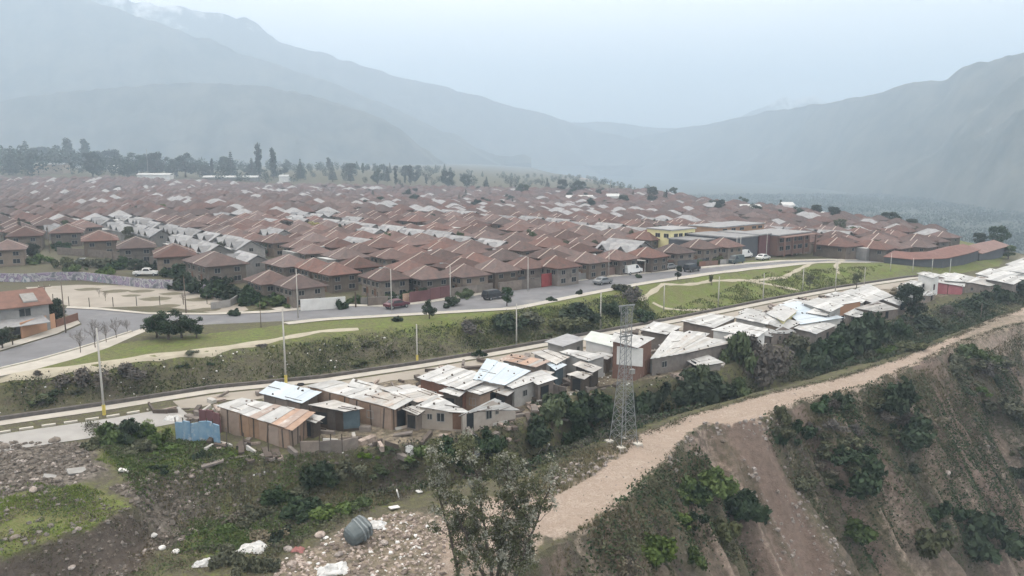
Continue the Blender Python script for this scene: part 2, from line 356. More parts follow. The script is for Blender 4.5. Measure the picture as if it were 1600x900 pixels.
def inside(poly, X, Y):
    c = np.zeros(X.shape, bool); n = len(poly)
    for i in range(n):
        x0, y0 = poly[i][0], poly[i][1]; x1, y1 = poly[i - 1][0], poly[i - 1][1]
        if y0 == y1: continue
        c ^= ((y0 > Y) != (y1 > Y)) & (X < (x1 - x0) * (Y - y0) / (y1 - y0) + x0)
    return c
def soft(poly_px, X, Y, blur=1.0, s=1):
    P = [ground(*p) for p in poly_px]
    acc = 0
    for k in range(8):
        a = k * math.pi / 4; j = blur * (1.0 if k % 2 else .5)
        acc = acc + inside(P, X + j * math.cos(a) + .5 * blur * fbm(X / 2, Y / 2, s), Y + j * math.sin(a) + .5 * blur * fbm(X / 2, Y / 2, s + 9))
    return acc / 8.0

def grow(a, b, first, ratio, sign=1):
    out = [a]; d = first
    while (b - out[-1]) * sign > 0: out.append(out[-1] + d * sign); d *= ratio
    return out[1:]
def terrain():
    us = np.array(list(reversed(grow(-8, -4500, .9, 1.16, -1))) + list(np.arange(-8, 62, .45)) + list(np.arange(62, 92, .42)) + list(np.arange(92, 135, .7)) + list(np.arange(135, 250, 1.6)) + grow(250, 5600, 3, 1.09))
    vs = np.array(list(reversed(grow(-12, -3800, 1.2, 1.16, -1))) + list(np.arange(-12, 112, .5)) + list(np.arange(112, 130, 2)) + grow(130, 5600, 4, 1.09))
    U, V = np.meshgrid(us, vs, indexing='ij')
    X, Y = xy(U, V); Z = height(U, V)
    W = np.stack([L(k, U) for k in range(6)])
    cov = np.zeros(U.shape + (4,)); sl = np.zeros(U.shape)
    # embankment and park
    emb = (V < W[0]) & (V > W[1])
    cov[..., 0] = np.where(V >= W[0], np.where(V < W[0] + 9, .62, .35), 0)
    cov[..., 0] = np.where(V > 125, .12, cov[..., 0])
    te = np.clip((W[0] - V) / (W[0] - W[1]), 0, 1)
    park = sstep(78, 100, U)
    cov[..., 0] = np.where(emb, (.64 - .66 * te + .62 * sstep(.8, 1.0, te)) * (1 - park) + .68 * park - .28 * park * sstep(.1, .5, fbm(U / 9, V / 6, 61) + .15) + .16 * sstep(52, 64, U), cov[..., 0])
    cov[..., 3] = np.where(emb, .22 * (1 - park) * (1 - te * .2), 0)
    cov[..., 0] = np.where((V <= W[1]) & (V > W[2]), .34, cov[..., 0])
    # shanty terrace is trodden earth
    tr = (V <= W[1] - 3.5) & (V > W[2] + 1)
    cov[..., 1] = np.where(tr & (U > 33), .46, cov[..., 1])
    cov[..., 0] = np.where((V <= W[2]) & (V > W[4]), .38, cov[..., 0])
    # dirt road: wheel worn in the middle, frayed at both edges
    tr = np.clip((W[4] - V) / np.maximum(W[4] - W[5], .5), 0, 1)
    on = (V < W[4]) & (V > W[5])
    tr = tr + .16 * fbm(U / 2.2, V / 2.2, 63) + .08 * fbm(U / .8, V / .8, 64)
    worn = sstep(.0, .22, tr) * sstep(1.06, .88, tr)
    for q in (.42, .66): worn = worn * (1 - .30 * np.exp(-((tr - q) / .035) ** 2))
    near = sstep(52, 60, U)
    worn = worn * near + (1 - near) * sstep(.14, .32, tr) * sstep(1.04, .9, tr) * .98
    cov[..., 1] = np.where(on, np.maximum(.22, worn), cov[..., 1]); cov[..., 0] = np.where(on, .30, cov[..., 0])
    # cliff
    c = np.clip((W[5] - V) / CLIFF_RUN, 0, 1); cl = (V <= W[5]) & (c < 1)
    cl2 = (V <= W[5] + 1.1) & (c < 1)
    cov[..., 0] = np.where(cl, .20 + .25 * fbm(U / 8, V / 20, 71), cov[..., 0])
    cov[..., 2] = np.where(cl, .30 + .6 * fbm(U / 2.6, V / 26, 72), cov[..., 2])
    for uc, wd in ((77, 2.5), (121, 4.5)):
        uu = uc + 1.2 * fbm(V / 9, U * 0 + uc, 48) + (uc == 77) * -.6
        sl = np.maximum(sl, np.where(cl2, np.exp(-((U - uu) / (wd * (1 + .9 * c))) ** 4) * 1.0, 0))
    sl = np.maximum(sl, np.where(cl, .40 + .75 * fbm(U / 3, V / 24, 75), 0))
    cov[..., 3] = np.where(cl, .34 + .8 * fbm(U / 1.4 + .5 * fbm(U / 3, V / 6, 79), V / 15, 77), cov[..., 3])
    cov[..., 1] = np.where(cl, .16 + .75 * fbm(U / 1.1 + .5 * fbm(U / 3, V / 6, 80), V / 17, 78), cov[..., 1])
    # hand-placed cover in the near left quarter
    n = (X > -60) & (X < 110) & (Y < 150) & (Y > 25)
    def paint(ch, poly, val, blur=1.0, s=1):
        a = soft(poly, X[n], Y[n], blur, s)
        q = cov[..., ch][n]; cov[..., ch][n] = q * (1 - a) + val * a
    paint(0, [(-150,770),(60,752),(150,765),(205,800),(120,838),(0,872),(-150,900)], .95, .8)
    paint(0, [(230,650),(330,690),(420,715),(360,735),(250,740),(150,720),(140,660)], .58, 1)
    paint(2, [(-100,690),(140,690),(180,745),(60,770),(-100,790)], .72, 1)
    paint(2, [(170,760),(280,725),(400,740),(330,790),(290,850),(230,870),(215,800)], .66, 1)
    paint(0, [(280,840),(340,800),(420,800),(400,850),(300,880)], .7, .6)
    paint(3, [(-100,890),(0,872),(120,838),(205,800),(235,815),(235,870),(150,960),(-100,1100)], .85, .6)
    paint(0, [(-100,890),(0,872),(120,838),(205,800),(235,815),(235,870),(150,960),(-100,1100)], .1, .6)
    paint(1, [(430,880),(560,812),(640,795),(690,800),(700,870),(690,960),(420,960)], .46, .8)
    paint(0, [(430,880),(560,812),(640,795),(690,800),(700,870),(690,960),(420,960)], .12, .8)
    paint(3, [(590,690),(660,705),(680,760),(640,790),(580,770)], .62, 1)
    paint(1, [(820,765),(900,715),(985,700),(940,735),(860,780)], .40, .8)
    paint(1, [(1470,545),(1530,505),(1610,478),(1610,560),(1540,565),(1500,575)], .52, 1.2); paint(0, [(1470,545),(1530,505),(1610,478),(1610,560),(1540,565)], .05, 1)
    paint(1, [(1050,700),(1090,665),(1150,662),(1120,700),(1080,735)], .40, .8)
    X = X + 0; nu, nv = U.shape
    idx = np.arange(nu * nv).reshape(nu, nv)
    F = np.stack([idx[:-1, :-1], idx[1:, :-1], idx[1:, 1:], idx[:-1, 1:]], -1).reshape(-1, 4)
    uc = .25 * (U[:-1, :-1] + U[1:, :-1] + U[1:, 1:] + U[:-1, 1:]).ravel(); vc = .25 * (V[:-1, :-1] + V[1:, :-1] + V[1:, 1:] + V[:-1, 1:]).ravel()
    w_ = [L(k, uc) for k in range(6)]
    cls = np.zeros(len(uc), int)                                          # plain
    cls[(vc < w_[0])] = 1                                                  # embankment
    cls[(vc < w_[1])] = 2                                                  # terrace
    cls[(vc < w_[2])] = 3                                                  # gully
    cls[(vc < w_[4])] = 4                                                  # dirt road
    cls[(vc < w_[5])] = 5                                                  # cliff
    cls[(vc < w_[5] - CLIFF_RUN)] = 6                                      # valley floor
    P = np.stack([X, Y, Z], -1).reshape(-1, 3); C4 = cov.reshape(-1, 4); S1 = sl.ravel()
    for k, name in enumerate(['ground', 'embankment', 'terrace_ground', 'gully_slope', 'dirt_road', 'cliff', 'valley_floor']):
        f = F[cls == k]; used, inv = np.unique(f, return_inverse=True); f = inv.reshape(-1, 4)
        me = bpy.data.meshes.new(name); me.vertices.add(len(used)); me.vertices.foreach_set('co', P[used].ravel())
        me.loops.add(len(f) * 4); me.loops.foreach_set('vertex_index', f.ravel().astype(np.int32))
        me.polygons.add(len(f)); me.polygons.foreach_set('loop_start', np.arange(len(f), dtype=np.int32) * 4)
        me.polygons.foreach_set('use_smooth', np.ones(len(f), bool))
        a = me.attributes.new('cover', 'FLOAT_COLOR', 'POINT'); a.data.foreach_set('color', np.clip(C4[used], 0, 1).astype(np.float32).ravel())
        b = me.attributes.new('slide', 'FLOAT', 'POINT'); b.data.foreach_set('value', np.clip(S1[used], 0, 1).astype(np.float32))
        me.materials.append(GROUND if k < 6 else mat('valley_scrub', (.085, .09, .06), (.03, .038, .026), .04, .95, 7)); me.update(); me.validate()
        struct(link(name, me))
terrain()

def strip(name, m, u0, u1, vlo, vhi, dz, du=1.0, nv=3):
    """a sheet lying on the ground between two lines v = f(u)"""
    us = np.arange(u0, u1 + du * .5, du); mb = MB(); g = []
    for u in us:
        a, b = vlo(u), vhi(u); row = []
        for k in range(nv + 1):
            v = a + (b - a) * k / nv; x, y = xy(u, v); row.append((x, y, float(height(np.array([u]), np.array([v]))[0]) + dz))
        g.append(row)
    for i in range(len(g) - 1):
        for k in range(nv): mb.poly([g[i][k], g[i + 1][k], g[i + 1][k + 1], g[i][k + 1]])
    return mb.build(name, m)
def flat_poly(name, m, pts, z):
    P = [Vector((p.x, p.y, z)) for p in pts]; mb = MB(); mb.v = [tuple(p) for p in P]
    for t in tessellate_polygon([P]):
        a, b, c = (P[i] for i in t); t = tuple(t) if (b - a).cross(c - a).z > 0 else tuple(reversed(t))
        mb.f.append(t); mb.m.append(0)
    return mb.build(name, m)
def kerb(name, m, pts, wdt, h, dash=None):
    """a raised kerb along world points (x, y); dash = (length, gap) makes separate stones"""
    mb = MB(); mbs = []
    for p, q in zip(pts[:-1], pts[1:]):
        p, q = Vector(p[:2]), Vector(q[:2]); d = (q - p); Ln = d.length; d.normalize(); n = Vector((-d.y, d.x)) * wdt / 2
        segs = [(0, Ln)] if not dash else [(s, min(s + dash[0], Ln)) for s in np.arange(0, Ln, dash[0] + dash[1])]
        for s, e in segs:
            a, b = p + d * s, p + d * e; za, zb = gz(a.x, a.y), gz(b.x, b.y)
            q4 = [(a - n, za), (b - n, zb), (b + n, zb), (a + n, za)]
            if dash: mb = MB(); mbs.append(mb)
            mb.hexa([(c.x, c.y, z - .1) for c, z in q4], [(c.x, c.y, z + h) for c, z in q4])
    if not dash: return mb.build(name, m)
    first = mbs[0].build(name, m)
    for q in mbs[1:]: q.build('kerb_stone', m, first)
    return first

STN = line([(480,477),(610,480),(700,469),(800,452),(960,432),(1100,419),(1200,410),(1300,397)], 0, [(46,117,0),(205,96,0)])
STS = line([(500,499),(660,490),(800,482),(900,462),(1000,443),(1100,428),(1200,416),(1300,403)], 0, [(46,107.5,0),(205,90,0)])
fN = lambda u: float(np.interp(u, STN[:, 0], STN[:, 1])); fS = lambda u: float(np.interp(u, STS[:, 0], STS[:, 1]))
road_px = [(-90,592),(0,576),(60,562),(110,548),(160,533),(205,518),(240,512),(330,507),(500,499),(500,487),(420,488),(330,492),(230,491),(160,484),(105,481),(96,488),(122,499),(128,507),(90,523),(40,538),(0,550),(-90,572)]
struct(flat_poly('side_road', M_ASPH, [at(x, y, 0) for x, y in road_px], .012))
struct(strip('street', M_ASPH, 49.5, 205, lambda u: fS(u) + .3, lambda u: fN(u), .016, 2.0, 2))
struct(strip('pavement', M_PAVE, 49, 205, fN, lambda u: fN(u) + 1.8, .13, 2.0, 1))
struct(kerb('kerb', M_KERB, [xy(u, fN(u)) for u in range(49, 205, 4)], .3, .135))
struct(strip('footpath', M_PAVE, 46, 196, lambda u: fS(u) - 1.5, lambda u: fS(u) + .15, .10, 2.0, 1))
struct(kerb('kerb', M_KERB, [xy(u, fS(u) + .2) for u in range(46, 200, 4)], .25, .14))
swalk = [(-90,606),(0,588),(60,576),(120,560),(170,543),(215,523),(235,515),(225,512),(205,519),(160,534),(110,549),(60,563),(0,577),(-90,593)]
struct(flat_poly('footpath', M_PAVE, [at(x, y, 0) for x, y in swalk], .02))
struct(kerb('kerb', M_KERB, [at(x, y, 0).to_2d() for x, y in [(-90,592),(0,576),(60,562),(110,548),(160,533),(205,518)]], .3, .14))
struct(flat_poly('footpath', M_PAVE, [at(x, y, 0) for x, y in [(-90,570),(0,549),(40,537),(90,522),(126,506),(120,500),(84,514),(40,529),(0,540),(-90,558)]], .11))
struct(flat_poly('parking_lot', M_LOT, [at(x, y, 0) for x, y in [(40,449),(120,445),(215,446),(280,452),(330,462),(380,476),(388,484),(372,489),(330,489),(250,478),(140,481),(108,478),(60,466)]], .008))
struct(flat_poly('footpath', M_PAVE, [at(x, y, 0) for x, y in [(105,479),(160,482),(230,489),(330,490),(420,486),(478,480),(480,484),(420,489.5),(330,492.5),(230,491.5),(160,485),(103,482)]], .10))
B = lambda u: float(L(1, u))
struct(strip('lower_footpath', M_PAVE, -20, 205, lambda u: B(u) - 2.3, lambda u: B(u) - .7, .06, 1.5, 2))
struct(strip('lower_road', M_ASPH2, -20, 25, lambda u: B(u) - 10.4, lambda u: B(u) - 5.2, .05, 1.0, 3))
struct(strip('lower_road', M_LOT, 25, 190, lambda u: B(u) - 6.2 - .6 * math.sin(u), lambda u: B(u) - 2.9, .045, 1.5, 3))
kb = kerb('kerb', M_KERB, [xy(u, B(u) - 4.6) for u in range(-18, 24, 2)], .35, .16, (1.1, .75)); struct(kb); kb['kind'] = 'structure'
rw = MB()
for u in np.arange(-18, 200, 2.0):
    p, q = xy(u, B(u) - .35), xy(u + 2, B(u + 2) - .35); z0, z1 = gz(*p), gz(*q); n = (NX[0] * .22, NX[1] * .22)
    rw.hexa([(p[0]-n[0],p[1]-n[1],z0-.4),(q[0]-n[0],q[1]-n[1],z1-.4),(q[0]+n[0],q[1]+n[1],z1-.4),(p[0]+n[0],p[1]+n[1],z0-.4)],
            [(p[0]-n[0],p[1]-n[1],z0+.42),(q[0]-n[0],q[1]-n[1],z1+.42),(q[0]+n[0],q[1]+n[1],z1+.42),(p[0]+n[0],p[1]+n[1],z0+.42)])
tag(rw.build('retaining_wall', mat('dark_stone_wall', (.15, .135, .125), (.085, .078, .072), 1.4, .95)), 'low dark stone kerb wall along the foot of the green bank', 'wall')
def trail(name, m, px, wdt, dz=.07):
    pts = [ground(*p) for p in px]; mb = MB(); dense = []
    for p, q in zip(pts[:-1], pts[1:]):
        k = max(1, int((q - p).length / 1.2))
        for i in range(k): dense.append(p.lerp(q, i / k))
    dense.append(pts[-1]); g = []
    for i, p in enumerate(dense):
        d = (dense[min(i + 1, len(dense) - 1)] - dense[max(i - 1, 0)]).to_2d().normalized(); n = Vector((-d.y, d.x)); wv = wdt * (1 + .25 * math.sin(i * 1.3))
        g.append([(p.x + n.x * wv * s, p.y + n.y * wv * s, gz(p.x + n.x * wv * s, p.y + n.y * wv * s) + (dz if abs(s) < .4 else dz * .4)) for s in (-.5, -.25, .25, .5)])
    for a, b in zip(g[:-1], g[1:]):
        for k in range(3): mb.poly([a[k + 1], a[k], b[k], b[k + 1]])
    return struct(mb.build(name, m))
trail('foot_trail', M_PATH, [(-60,596),(60,582),(160,570),(230,557),(330,548),(420,533),(500,518),(560,514)], 1.8)
trail('foot_trail', M_PATH, [(1000,469),(1018,457),(1036,444),(1070,445),(1110,439),(1170,439),(1210,446),(1250,454)], 1.0)
trail('foot_trail', M_PATH, [(1170,439),(1225,434),(1250,420),(1280,410),(1318,407)], 1.0)
trail('foot_trail', M_PATH, [(1020,473),(1040,482),(1075,485),(1110,483)], .9)
trail('foot_trail', M_PATH, [(1318,407),(1306,415),(1310,428)], 1.0)

# ------------------------------------------------------------------ mountains and haze
def rock_mat(name, c1, c2, snow=None):
    m = bpy.data.materials.new(name); m.use_nodes = True; t = m.node_tree; b = t.nodes['Principled BSDF']; b.inputs['Roughness'].default_value = 1; b.inputs['Specular IOR Level'].default_value = .1
    N = t.nodes.new; K = t.links.new
    co = N('ShaderNodeTexCoord'); n = N('ShaderNodeTexNoise'); n.inputs['Scale'].default_value = .011; n.inputs['Detail'].default_value = 7; n.inputs['Roughness'].default_value = .65
    K(co.outputs['Object'], n.inputs['Vector']); r = N('ShaderNodeValToRGB'); r.color_ramp.elements[0].position = .38; r.color_ramp.elements[1].position = .62
    r.color_ramp.elements[0].color = (*c1, 1); r.color_ramp.elements[1].color = (*c2, 1); K(n.outputs['Fac'], r.inputs['Fac']); col = r.outputs['Color']
    if snow:
        g = N('ShaderNodeSeparateXYZ'); K(co.outputs['Object'], g.inputs['Vector'])
        ma = N('ShaderNodeMath'); ma.operation = 'MULTIPLY_ADD'; K(n.outputs['Fac'], ma.inputs[0]); ma.inputs[1].default_value = snow[1]; K(g.outputs['Z'], ma.inputs[2])
        mr = N('ShaderNodeMapRange'); mr.inputs['From Min'].default_value = snow[0]; mr.inputs['From Max'].default_value = snow[0] + snow[1] * .16; K(ma.outputs[0], mr.inputs['Value'])
        k = N('ShaderNodeMix'); k.data_type = 'RGBA'; K(mr.outputs['Result'], k.inputs['Factor']); K(col, k.inputs[6]); k.inputs[7].default_value = (.85, .86, .88, 1); col = k.outputs[2]
    K(col, b.inputs['Base Color']); return m
def mountain(name, m, px, dist, run, base, seed, amp, far=1.7):
    xs = np.array([p[0] for p in px], float); ys = np.array([p[1] for p in px], float); ds = np.interp(xs, [d[0] for d in dist], [d[1] for d in dist])
    xi = np.linspace(xs[0], xs[-1], 260); yi = np.interp(xi, xs, ys); di = np.interp(xi, xs, ds)
    di = di * far; amp = amp * 1.5
    b = -(yi - 450) / FPX; sc_ = di / (math.cos(PITCH) + b * math.sin(PITCH)); rx = (xi - 800) / FPX * sc_; rz = CAM_H + (-math.sin(PITCH) + b * math.cos(PITCH)) * sc_; ry = di.copy()
    rz = rz + (rz - base) * .035 * fbm(xi / 23, xi * 0, seed + 5)
    T = np.concatenate([np.linspace(-.9, -.05, 10), np.linspace(0, 1, 46)])
    V = np.zeros((len(xi), len(T), 3)); hgt = rz - base
    dirx, diry = -rx / np.hypot(rx, ry), -ry / np.hypot(rx, ry)
    for j, t in enumerate(T):
        s = hgt * run * abs(t) * np.sign(t) if t >= 0 else hgt * run * t
        x = rx + dirx * s; y = ry + diry * s
        f = abs(t) ** .85; e = 4 * f * (1 - f)
        spur = (1 - 2 * np.abs(fbm(x / (amp * 3.2) + y / (amp * 9), y / (amp * 9), seed))) - .55
        z = rz - hgt * f + e * amp * .85 * spur + e * amp * .3 * fbm(x / amp, y / amp, seed + 3)
        z = np.minimum(z, rz - hgt * f * .35) if t > 0 else z
        V[:, j] = np.stack([x, y, z], -1)
    n0, n1 = V.shape[:2]; idx = np.arange(n0 * n1).reshape(n0, n1)
    F = np.stack([idx[:-1, :-1], idx[:-1, 1:], idx[1:, 1:], idx[1:, :-1]], -1).reshape(-1, 4)
    me = bpy.data.meshes.new(name); me.from_pydata(V.reshape(-1, 3).tolist(), [], F.tolist()); me.materials.append(m)
    me.polygons.foreach_set('use_smooth', [True] * len(me.polygons)); me.update(); return struct(link(name, me))
RK = rock_mat('mountain_scrub', (.028, .034, .026), (.115, .11, .088))
RKS = rock_mat('snowy_rock', (.05, .052, .05), (.12, .115, .105), (1050, 700))
RKP = rock_mat('snow_peak_rock', (.10, .10, .10), (.16, .16, .16), (600, 500))
mountain('near_hill', RK, [(-420,235),(-150,190),(60,148),(190,136),(300,130),(360,130),(420,136),(500,151),(560,170),(600,186),(640,214),(670,242),(690,264),(705,280)], [(-420,1350),(700,1450)], 1.3, -4, 3, 60)
mountain('mountain', RK, [(-600,-60),(-200,-52),(60,-40),(150,0),(205,22),(270,46),(345,66),(385,88),(440,104),(510,128),(570,150),(650,185),(720,220),(790,262),(830,285)], [(-600,1800),(830,1900)], 1.15, -4, 13, 110)
mountain('mountain', RKS, [(20,-30),(150,-20),(215,2),(262,13),(285,11),(330,17),(365,24),(400,36),(425,55),(450,69),(480,82),(500,80),(530,90),(560,103),(600,113),(640,124),(700,137),(745,150),(790,164),(850,178),(905,196),(980,215),(1100,250),(1200,275)], [(20,2250),(1200,2500)], 1.2, -4, 23, 130)
mountain('mountain', RK, [(760,240),(830,210),(890,192),(950,190),(1010,199),(1080,201),(1150,212),(1300,245),(1400,275)], [(760,2900),(1400,2900)], 1.2, -4, 28, 90)
mountain('mountain', RKP, [(1120,200),(1165,180),(1200,163),(1228,150),(1240,156),(1258,151),(1272,149),(1290,160),(1330,175),(1400,200)], [(1120,3000),(1400,3000)], 1.2, -4, 33, 60)
mountain('mountain', RK, [(930,262),(990,215),(1050,203),(1110,193),(1180,178),(1220,171),(1290,160),(1340,152),(1400,137),(1450,127),(1475,123),(1500,107),(1520,102),(1545,99),(1600,83),(1660,62),(1760,30),(1900,15),(2300,25)], [(930,3600),(1150,2900),(1350,2000),(1600,1400),(2300,1300)], 2.1, -66, 43, 95, 1.3)
hz = MB(); hz.box(-8600, 8600, -7600, 9600, -112, 1060); hzm = bpy.data.materials.new('haze_air'); hzm.use_nodes = True; ht = hzm.node_tree; ht.nodes.clear()
pv = ht.nodes.new('ShaderNodeVolumePrincipled'); pv.inputs['Color'].default_value = (.625, .79, .975, 1); pv.inputs['Density'].default_value = .00050; pv.inputs['Anisotropy'].default_value = .15
ho = ht.nodes.new('ShaderNodeOutputMaterial'); ht.links.new(pv.outputs['Volume'], ho.inputs['Volume'])
hazeo = hz.build('haze', hzm); tag(hazeo, kind='stuff')

# ------------------------------------------------------------------ vegetation makers
def leaves(mb, blobs, n, size, rg, mi=0, shell=.55, flat=.5):
    wts = [b[3] * b[4] * b[5] for b in blobs]; tot = sum(wts)
    for b, wt in zip(blobs, wts):
        for _ in range(max(8, int(n * wt / tot))):
            d = Vector((rg.gauss(0, 1), rg.gauss(0, 1), rg.gauss(0, 1)))
            if d.length < 1e-3: continue
            d.normalize(); r = shell + (1 - shell) * rg.random() if rg.random() < .8 else rg.random()
            r *= rg.uniform(.86, 1.13)
            p = Vector((b[0] + d.x * b[3] * r, b[1] + d.y * b[4] * r, b[2] + d.z * b[5] * r))
            nrm = (d * flat + Vector((rg.gauss(0, 1), rg.gauss(0, 1), rg.gauss(0, 1))) * .55 + Vector((0, 0, .25))).normalized()
            a = nrm.orthogonal().normalized(); a.rotate(Matrix.Rotation(rg.uniform(0, 6.28), 3, nrm)); c = nrm.cross(a)
            s = size * rg.uniform(.6, 1.35); l = s * rg.uniform(1.0, 1.8)
            mb.poly([p - a * l * .5, p + c * s * .5, p + a * l * .5, p - c * s * .5], mi)
def shrub_mesh(name, m, seed, n=900, size=.20, tall=1.0, spread=1.0):
    """about 2 m across and 1.3 m high, unscaled"""
    rg = random.Random(seed); mb = MB(); bl = []
    for _ in range(rg.randint(11, 16)):
        a = rg.uniform(0, 6.28); d = rg.uniform(0, 1.0) * spread; r = rg.uniform(.16, .42)
        bl.append((d * math.cos(a), d * math.sin(a), (r * .55 + rg.uniform(0, .55) * (1 - d * .7)) * tall, r, r * rg.uniform(.8, 1.2), r * rg.uniform(.6, 1.1) * tall))
    leaves(mb, bl, n, size, rg)
    for _ in range(7):
        b = rg.choice(bl); mb.tube((b[0] * .2, b[1] * .2, -.2), (b[0] * 1.1, b[1] * 1.1, b[2] + b[5] * 1.15), .022, .008, 3, 1)
    return mb.mesh(name, [m, M_BARK])
SHR = {
    'dark': [shrub_mesh('dark_shrub_mesh', M_DKLEAF, 10 + k, 1500, .16) for k in range(4)],
    'mid': [shrub_mesh('green_shrub_mesh', M_LEAF, 20 + k, 1300, .16) for k in range(3)],
    'bright': [shrub_mesh('bright_shrub_mesh', M_BRIGHT, 30 + k, 1200, .16) for k in range(3)],
    'scrub': [shrub_mesh('scrub_mesh', M_SCRUB, 40 + k, 1200, .14) for k in range(4)],
    'dry': [shrub_mesh('dry_shrub_mesh', M_DRYB, 50 + k, 700, .11, 1.0) for k in range(3)],
    'grey': [shrub_mesh('grey_shrub_mesh', M_GREYB, 60 + k, 900, .11, 1.1) for k in range(3)],
}
def shrub(kind, p, s, label, group, hz_=1.0, cat='shrub', name='shrub'):
    o = link(name, rnd.choice(SHR[kind])); o.location = p; o.rotation_euler = (rnd.uniform(-.12, .12), rnd.uniform(-.12, .12), rnd.uniform(0, 6.28))
    o.scale = (s * rnd.uniform(.85, 1.2), s * rnd.uniform(.85, 1.2), s * hz_ * rnd.uniform(.85, 1.15)); return tag(o, label, cat, group)
def limb(mb, p, d, ln, r, depth, rg, tips, mi=0, bend=.25, kids=3):
    pts = [Vector(p)]; rad = [r]; d = Vector(d).normalized()
    for k in range(3):
        d = (d + Vector((rg.gauss(0, bend), rg.gauss(0, bend), rg.gauss(0, bend * .5) + .05))).normalized()
        pts.append(pts[-1] + d * ln / 3); rad.append(r * (1 - .22 * (k + 1)))
    mb.chain(pts, rad, 5 if r > .04 else 4, mi)
    if depth == 0: tips.append(pts[-1]); return
    for k in range(kids):
        q = pts[rg.choice((1, 2, 3))]; a = rg.uniform(0, 6.28); s = rg.uniform(.5, .95)
        nd = (d + Vector((math.cos(a) * s, math.sin(a) * s, rg.uniform(-.1, .5)))).normalized()
        limb(mb, q, nd, ln * rg.uniform(.55, .8), r * .5, depth - 1, rg, tips, mi, bend, kids)
    tips.append(pts[-1])
def tree_proto(kind, seed):
    """trunk mesh and crown mesh, about 10 m tall unscaled"""
    rg = random.Random(seed); tk = MB(); cr = MB(); tips = []
    if kind in ('round', 'wide'):
        tk.chain([(0, 0, -.4), (.1, 0, 1.2), (0, .15, 2.8)], [.34, .28, .24], 7)
        for k in range(6):
            a = k * 1.05 + rg.uniform(-.3, .3); limb(tk, (0, .1, 2.2 + .2 * k), (math.cos(a), math.sin(a), .9), 3.2, .15, 1, rg, tips)
        bl = []
        for k in range(20):
            a = rg.uniform(0, 6.28); e = rg.uniform(-.95, 1); rr = 3.1 * math.sqrt(max(0, 1 - e * e * .8)); d = rr * rg.uniform(.25, 1)
            r = rg.uniform(.9, 1.6); bl.append((d * math.cos(a), d * math.sin(a), 5.3 + e * 3.4, r, r, r * .9))
        leaves(cr, bl, 4200, .34, rg)
    elif kind == 'loose':
        tk.chain([(0, 0, -.4), (.1, .1, 2), (0, -.1, 5), (.2, 0, 8)], [.22, .18, .12, .05], 6)
        for k in range(9):
            a = rg.uniform(0, 6.28); limb(tk, (0, 0, 2.2 + .6 * k), (math.cos(a), math.sin(a), .9), 2.2, .07, 1, rg, tips)
        bl = [(t.x, t.y, t.z, rg.uniform(.5, .95), rg.uniform(.5, .95), rg.uniform(.4, .9)) for t in tips]
        leaves(cr, bl, 2600, .26, rg, shell=.2)
    elif kind == 'poplar':
        tk.chain([(0, 0, -.4), (0, 0, 4), (.1, 0, 10)], [.2, .15, .03], 6)
        bl = [(rg.uniform(-.35, .35), rg.uniform(-.35, .35), 1.6 + k * .55, .55 + .35 * math.sin(math.pi * min(1, (k + 1) / 16)), .6 + .3 * math.sin(math.pi * (k + 1) / 16), .75) for k in range(15)]
        leaves(cr, bl, 1600, .3, rg, flat=.2)
    elif kind == 'conifer':
        tk.chain([(0, 0, -.4), (0, 0, 5), (0, 0, 10)], [.22, .14, .02], 6); bl = []
        for k in range(13):
            z = 1.3 + k * .66; rr = 2.3 * (1 - (z - .6) / 9.8)
            for q in range(6):
                a = q * 1.05 + k * .5 + rg.uniform(-.3, .3); bl.append((rr * .6 * math.cos(a), rr * .6 * math.sin(a), z - .1, max(.2, rr * .42), max(.2, rr * .42), .26))
        leaves(cr, bl, 2200, .26, rg)
    elif kind == 'bare':
        tk.chain([(0, 0, -.3), (.08, 0, 1.5), (0, .1, 3.2)], [.16, .13, .11], 6)
        for k in range(8):
            a = rg.uniform(0, 6.28); limb(tk, (0, .05, 2.0 + .18 * k), (math.cos(a) * .7, math.sin(a) * .7, 1.3), 3.0, .075, 2, rg, tips, kids=3)
        for t in tips:
            for _ in range(4):
                d = Vector((rg.gauss(0, .5), rg.gauss(0, .5), rg.uniform(.2, 1))).normalized(); cr.tube(t, t + d * rg.uniform(.5, 1.1), .018, .006, 3, 0, False)
    return tk, cr
TREES = {}
def tree(kind, leafm, p, h, label, group=None, name='tree', wide=1.0, seed=0):
    key = (kind, leafm.name, seed % 3)
    if key not in TREES:
        tk, cr = tree_proto(kind, 100 + hash(kind) % 7 * 0 + len(kind) * 7 + seed % 3)
        TREES[key] = (tk.mesh('trunk', M_BARK), cr.mesh('crown', leafm))
    t = thing(name, label, 'tree', p, rnd.uniform(0, 6.28), group); s = h / 10.0; t.scale = (s * wide, s * wide, s)
    link('trunk', TREES[key][0], t); link('crown' if kind != 'bare' else 'twigs', TREES[key][1], t); return t

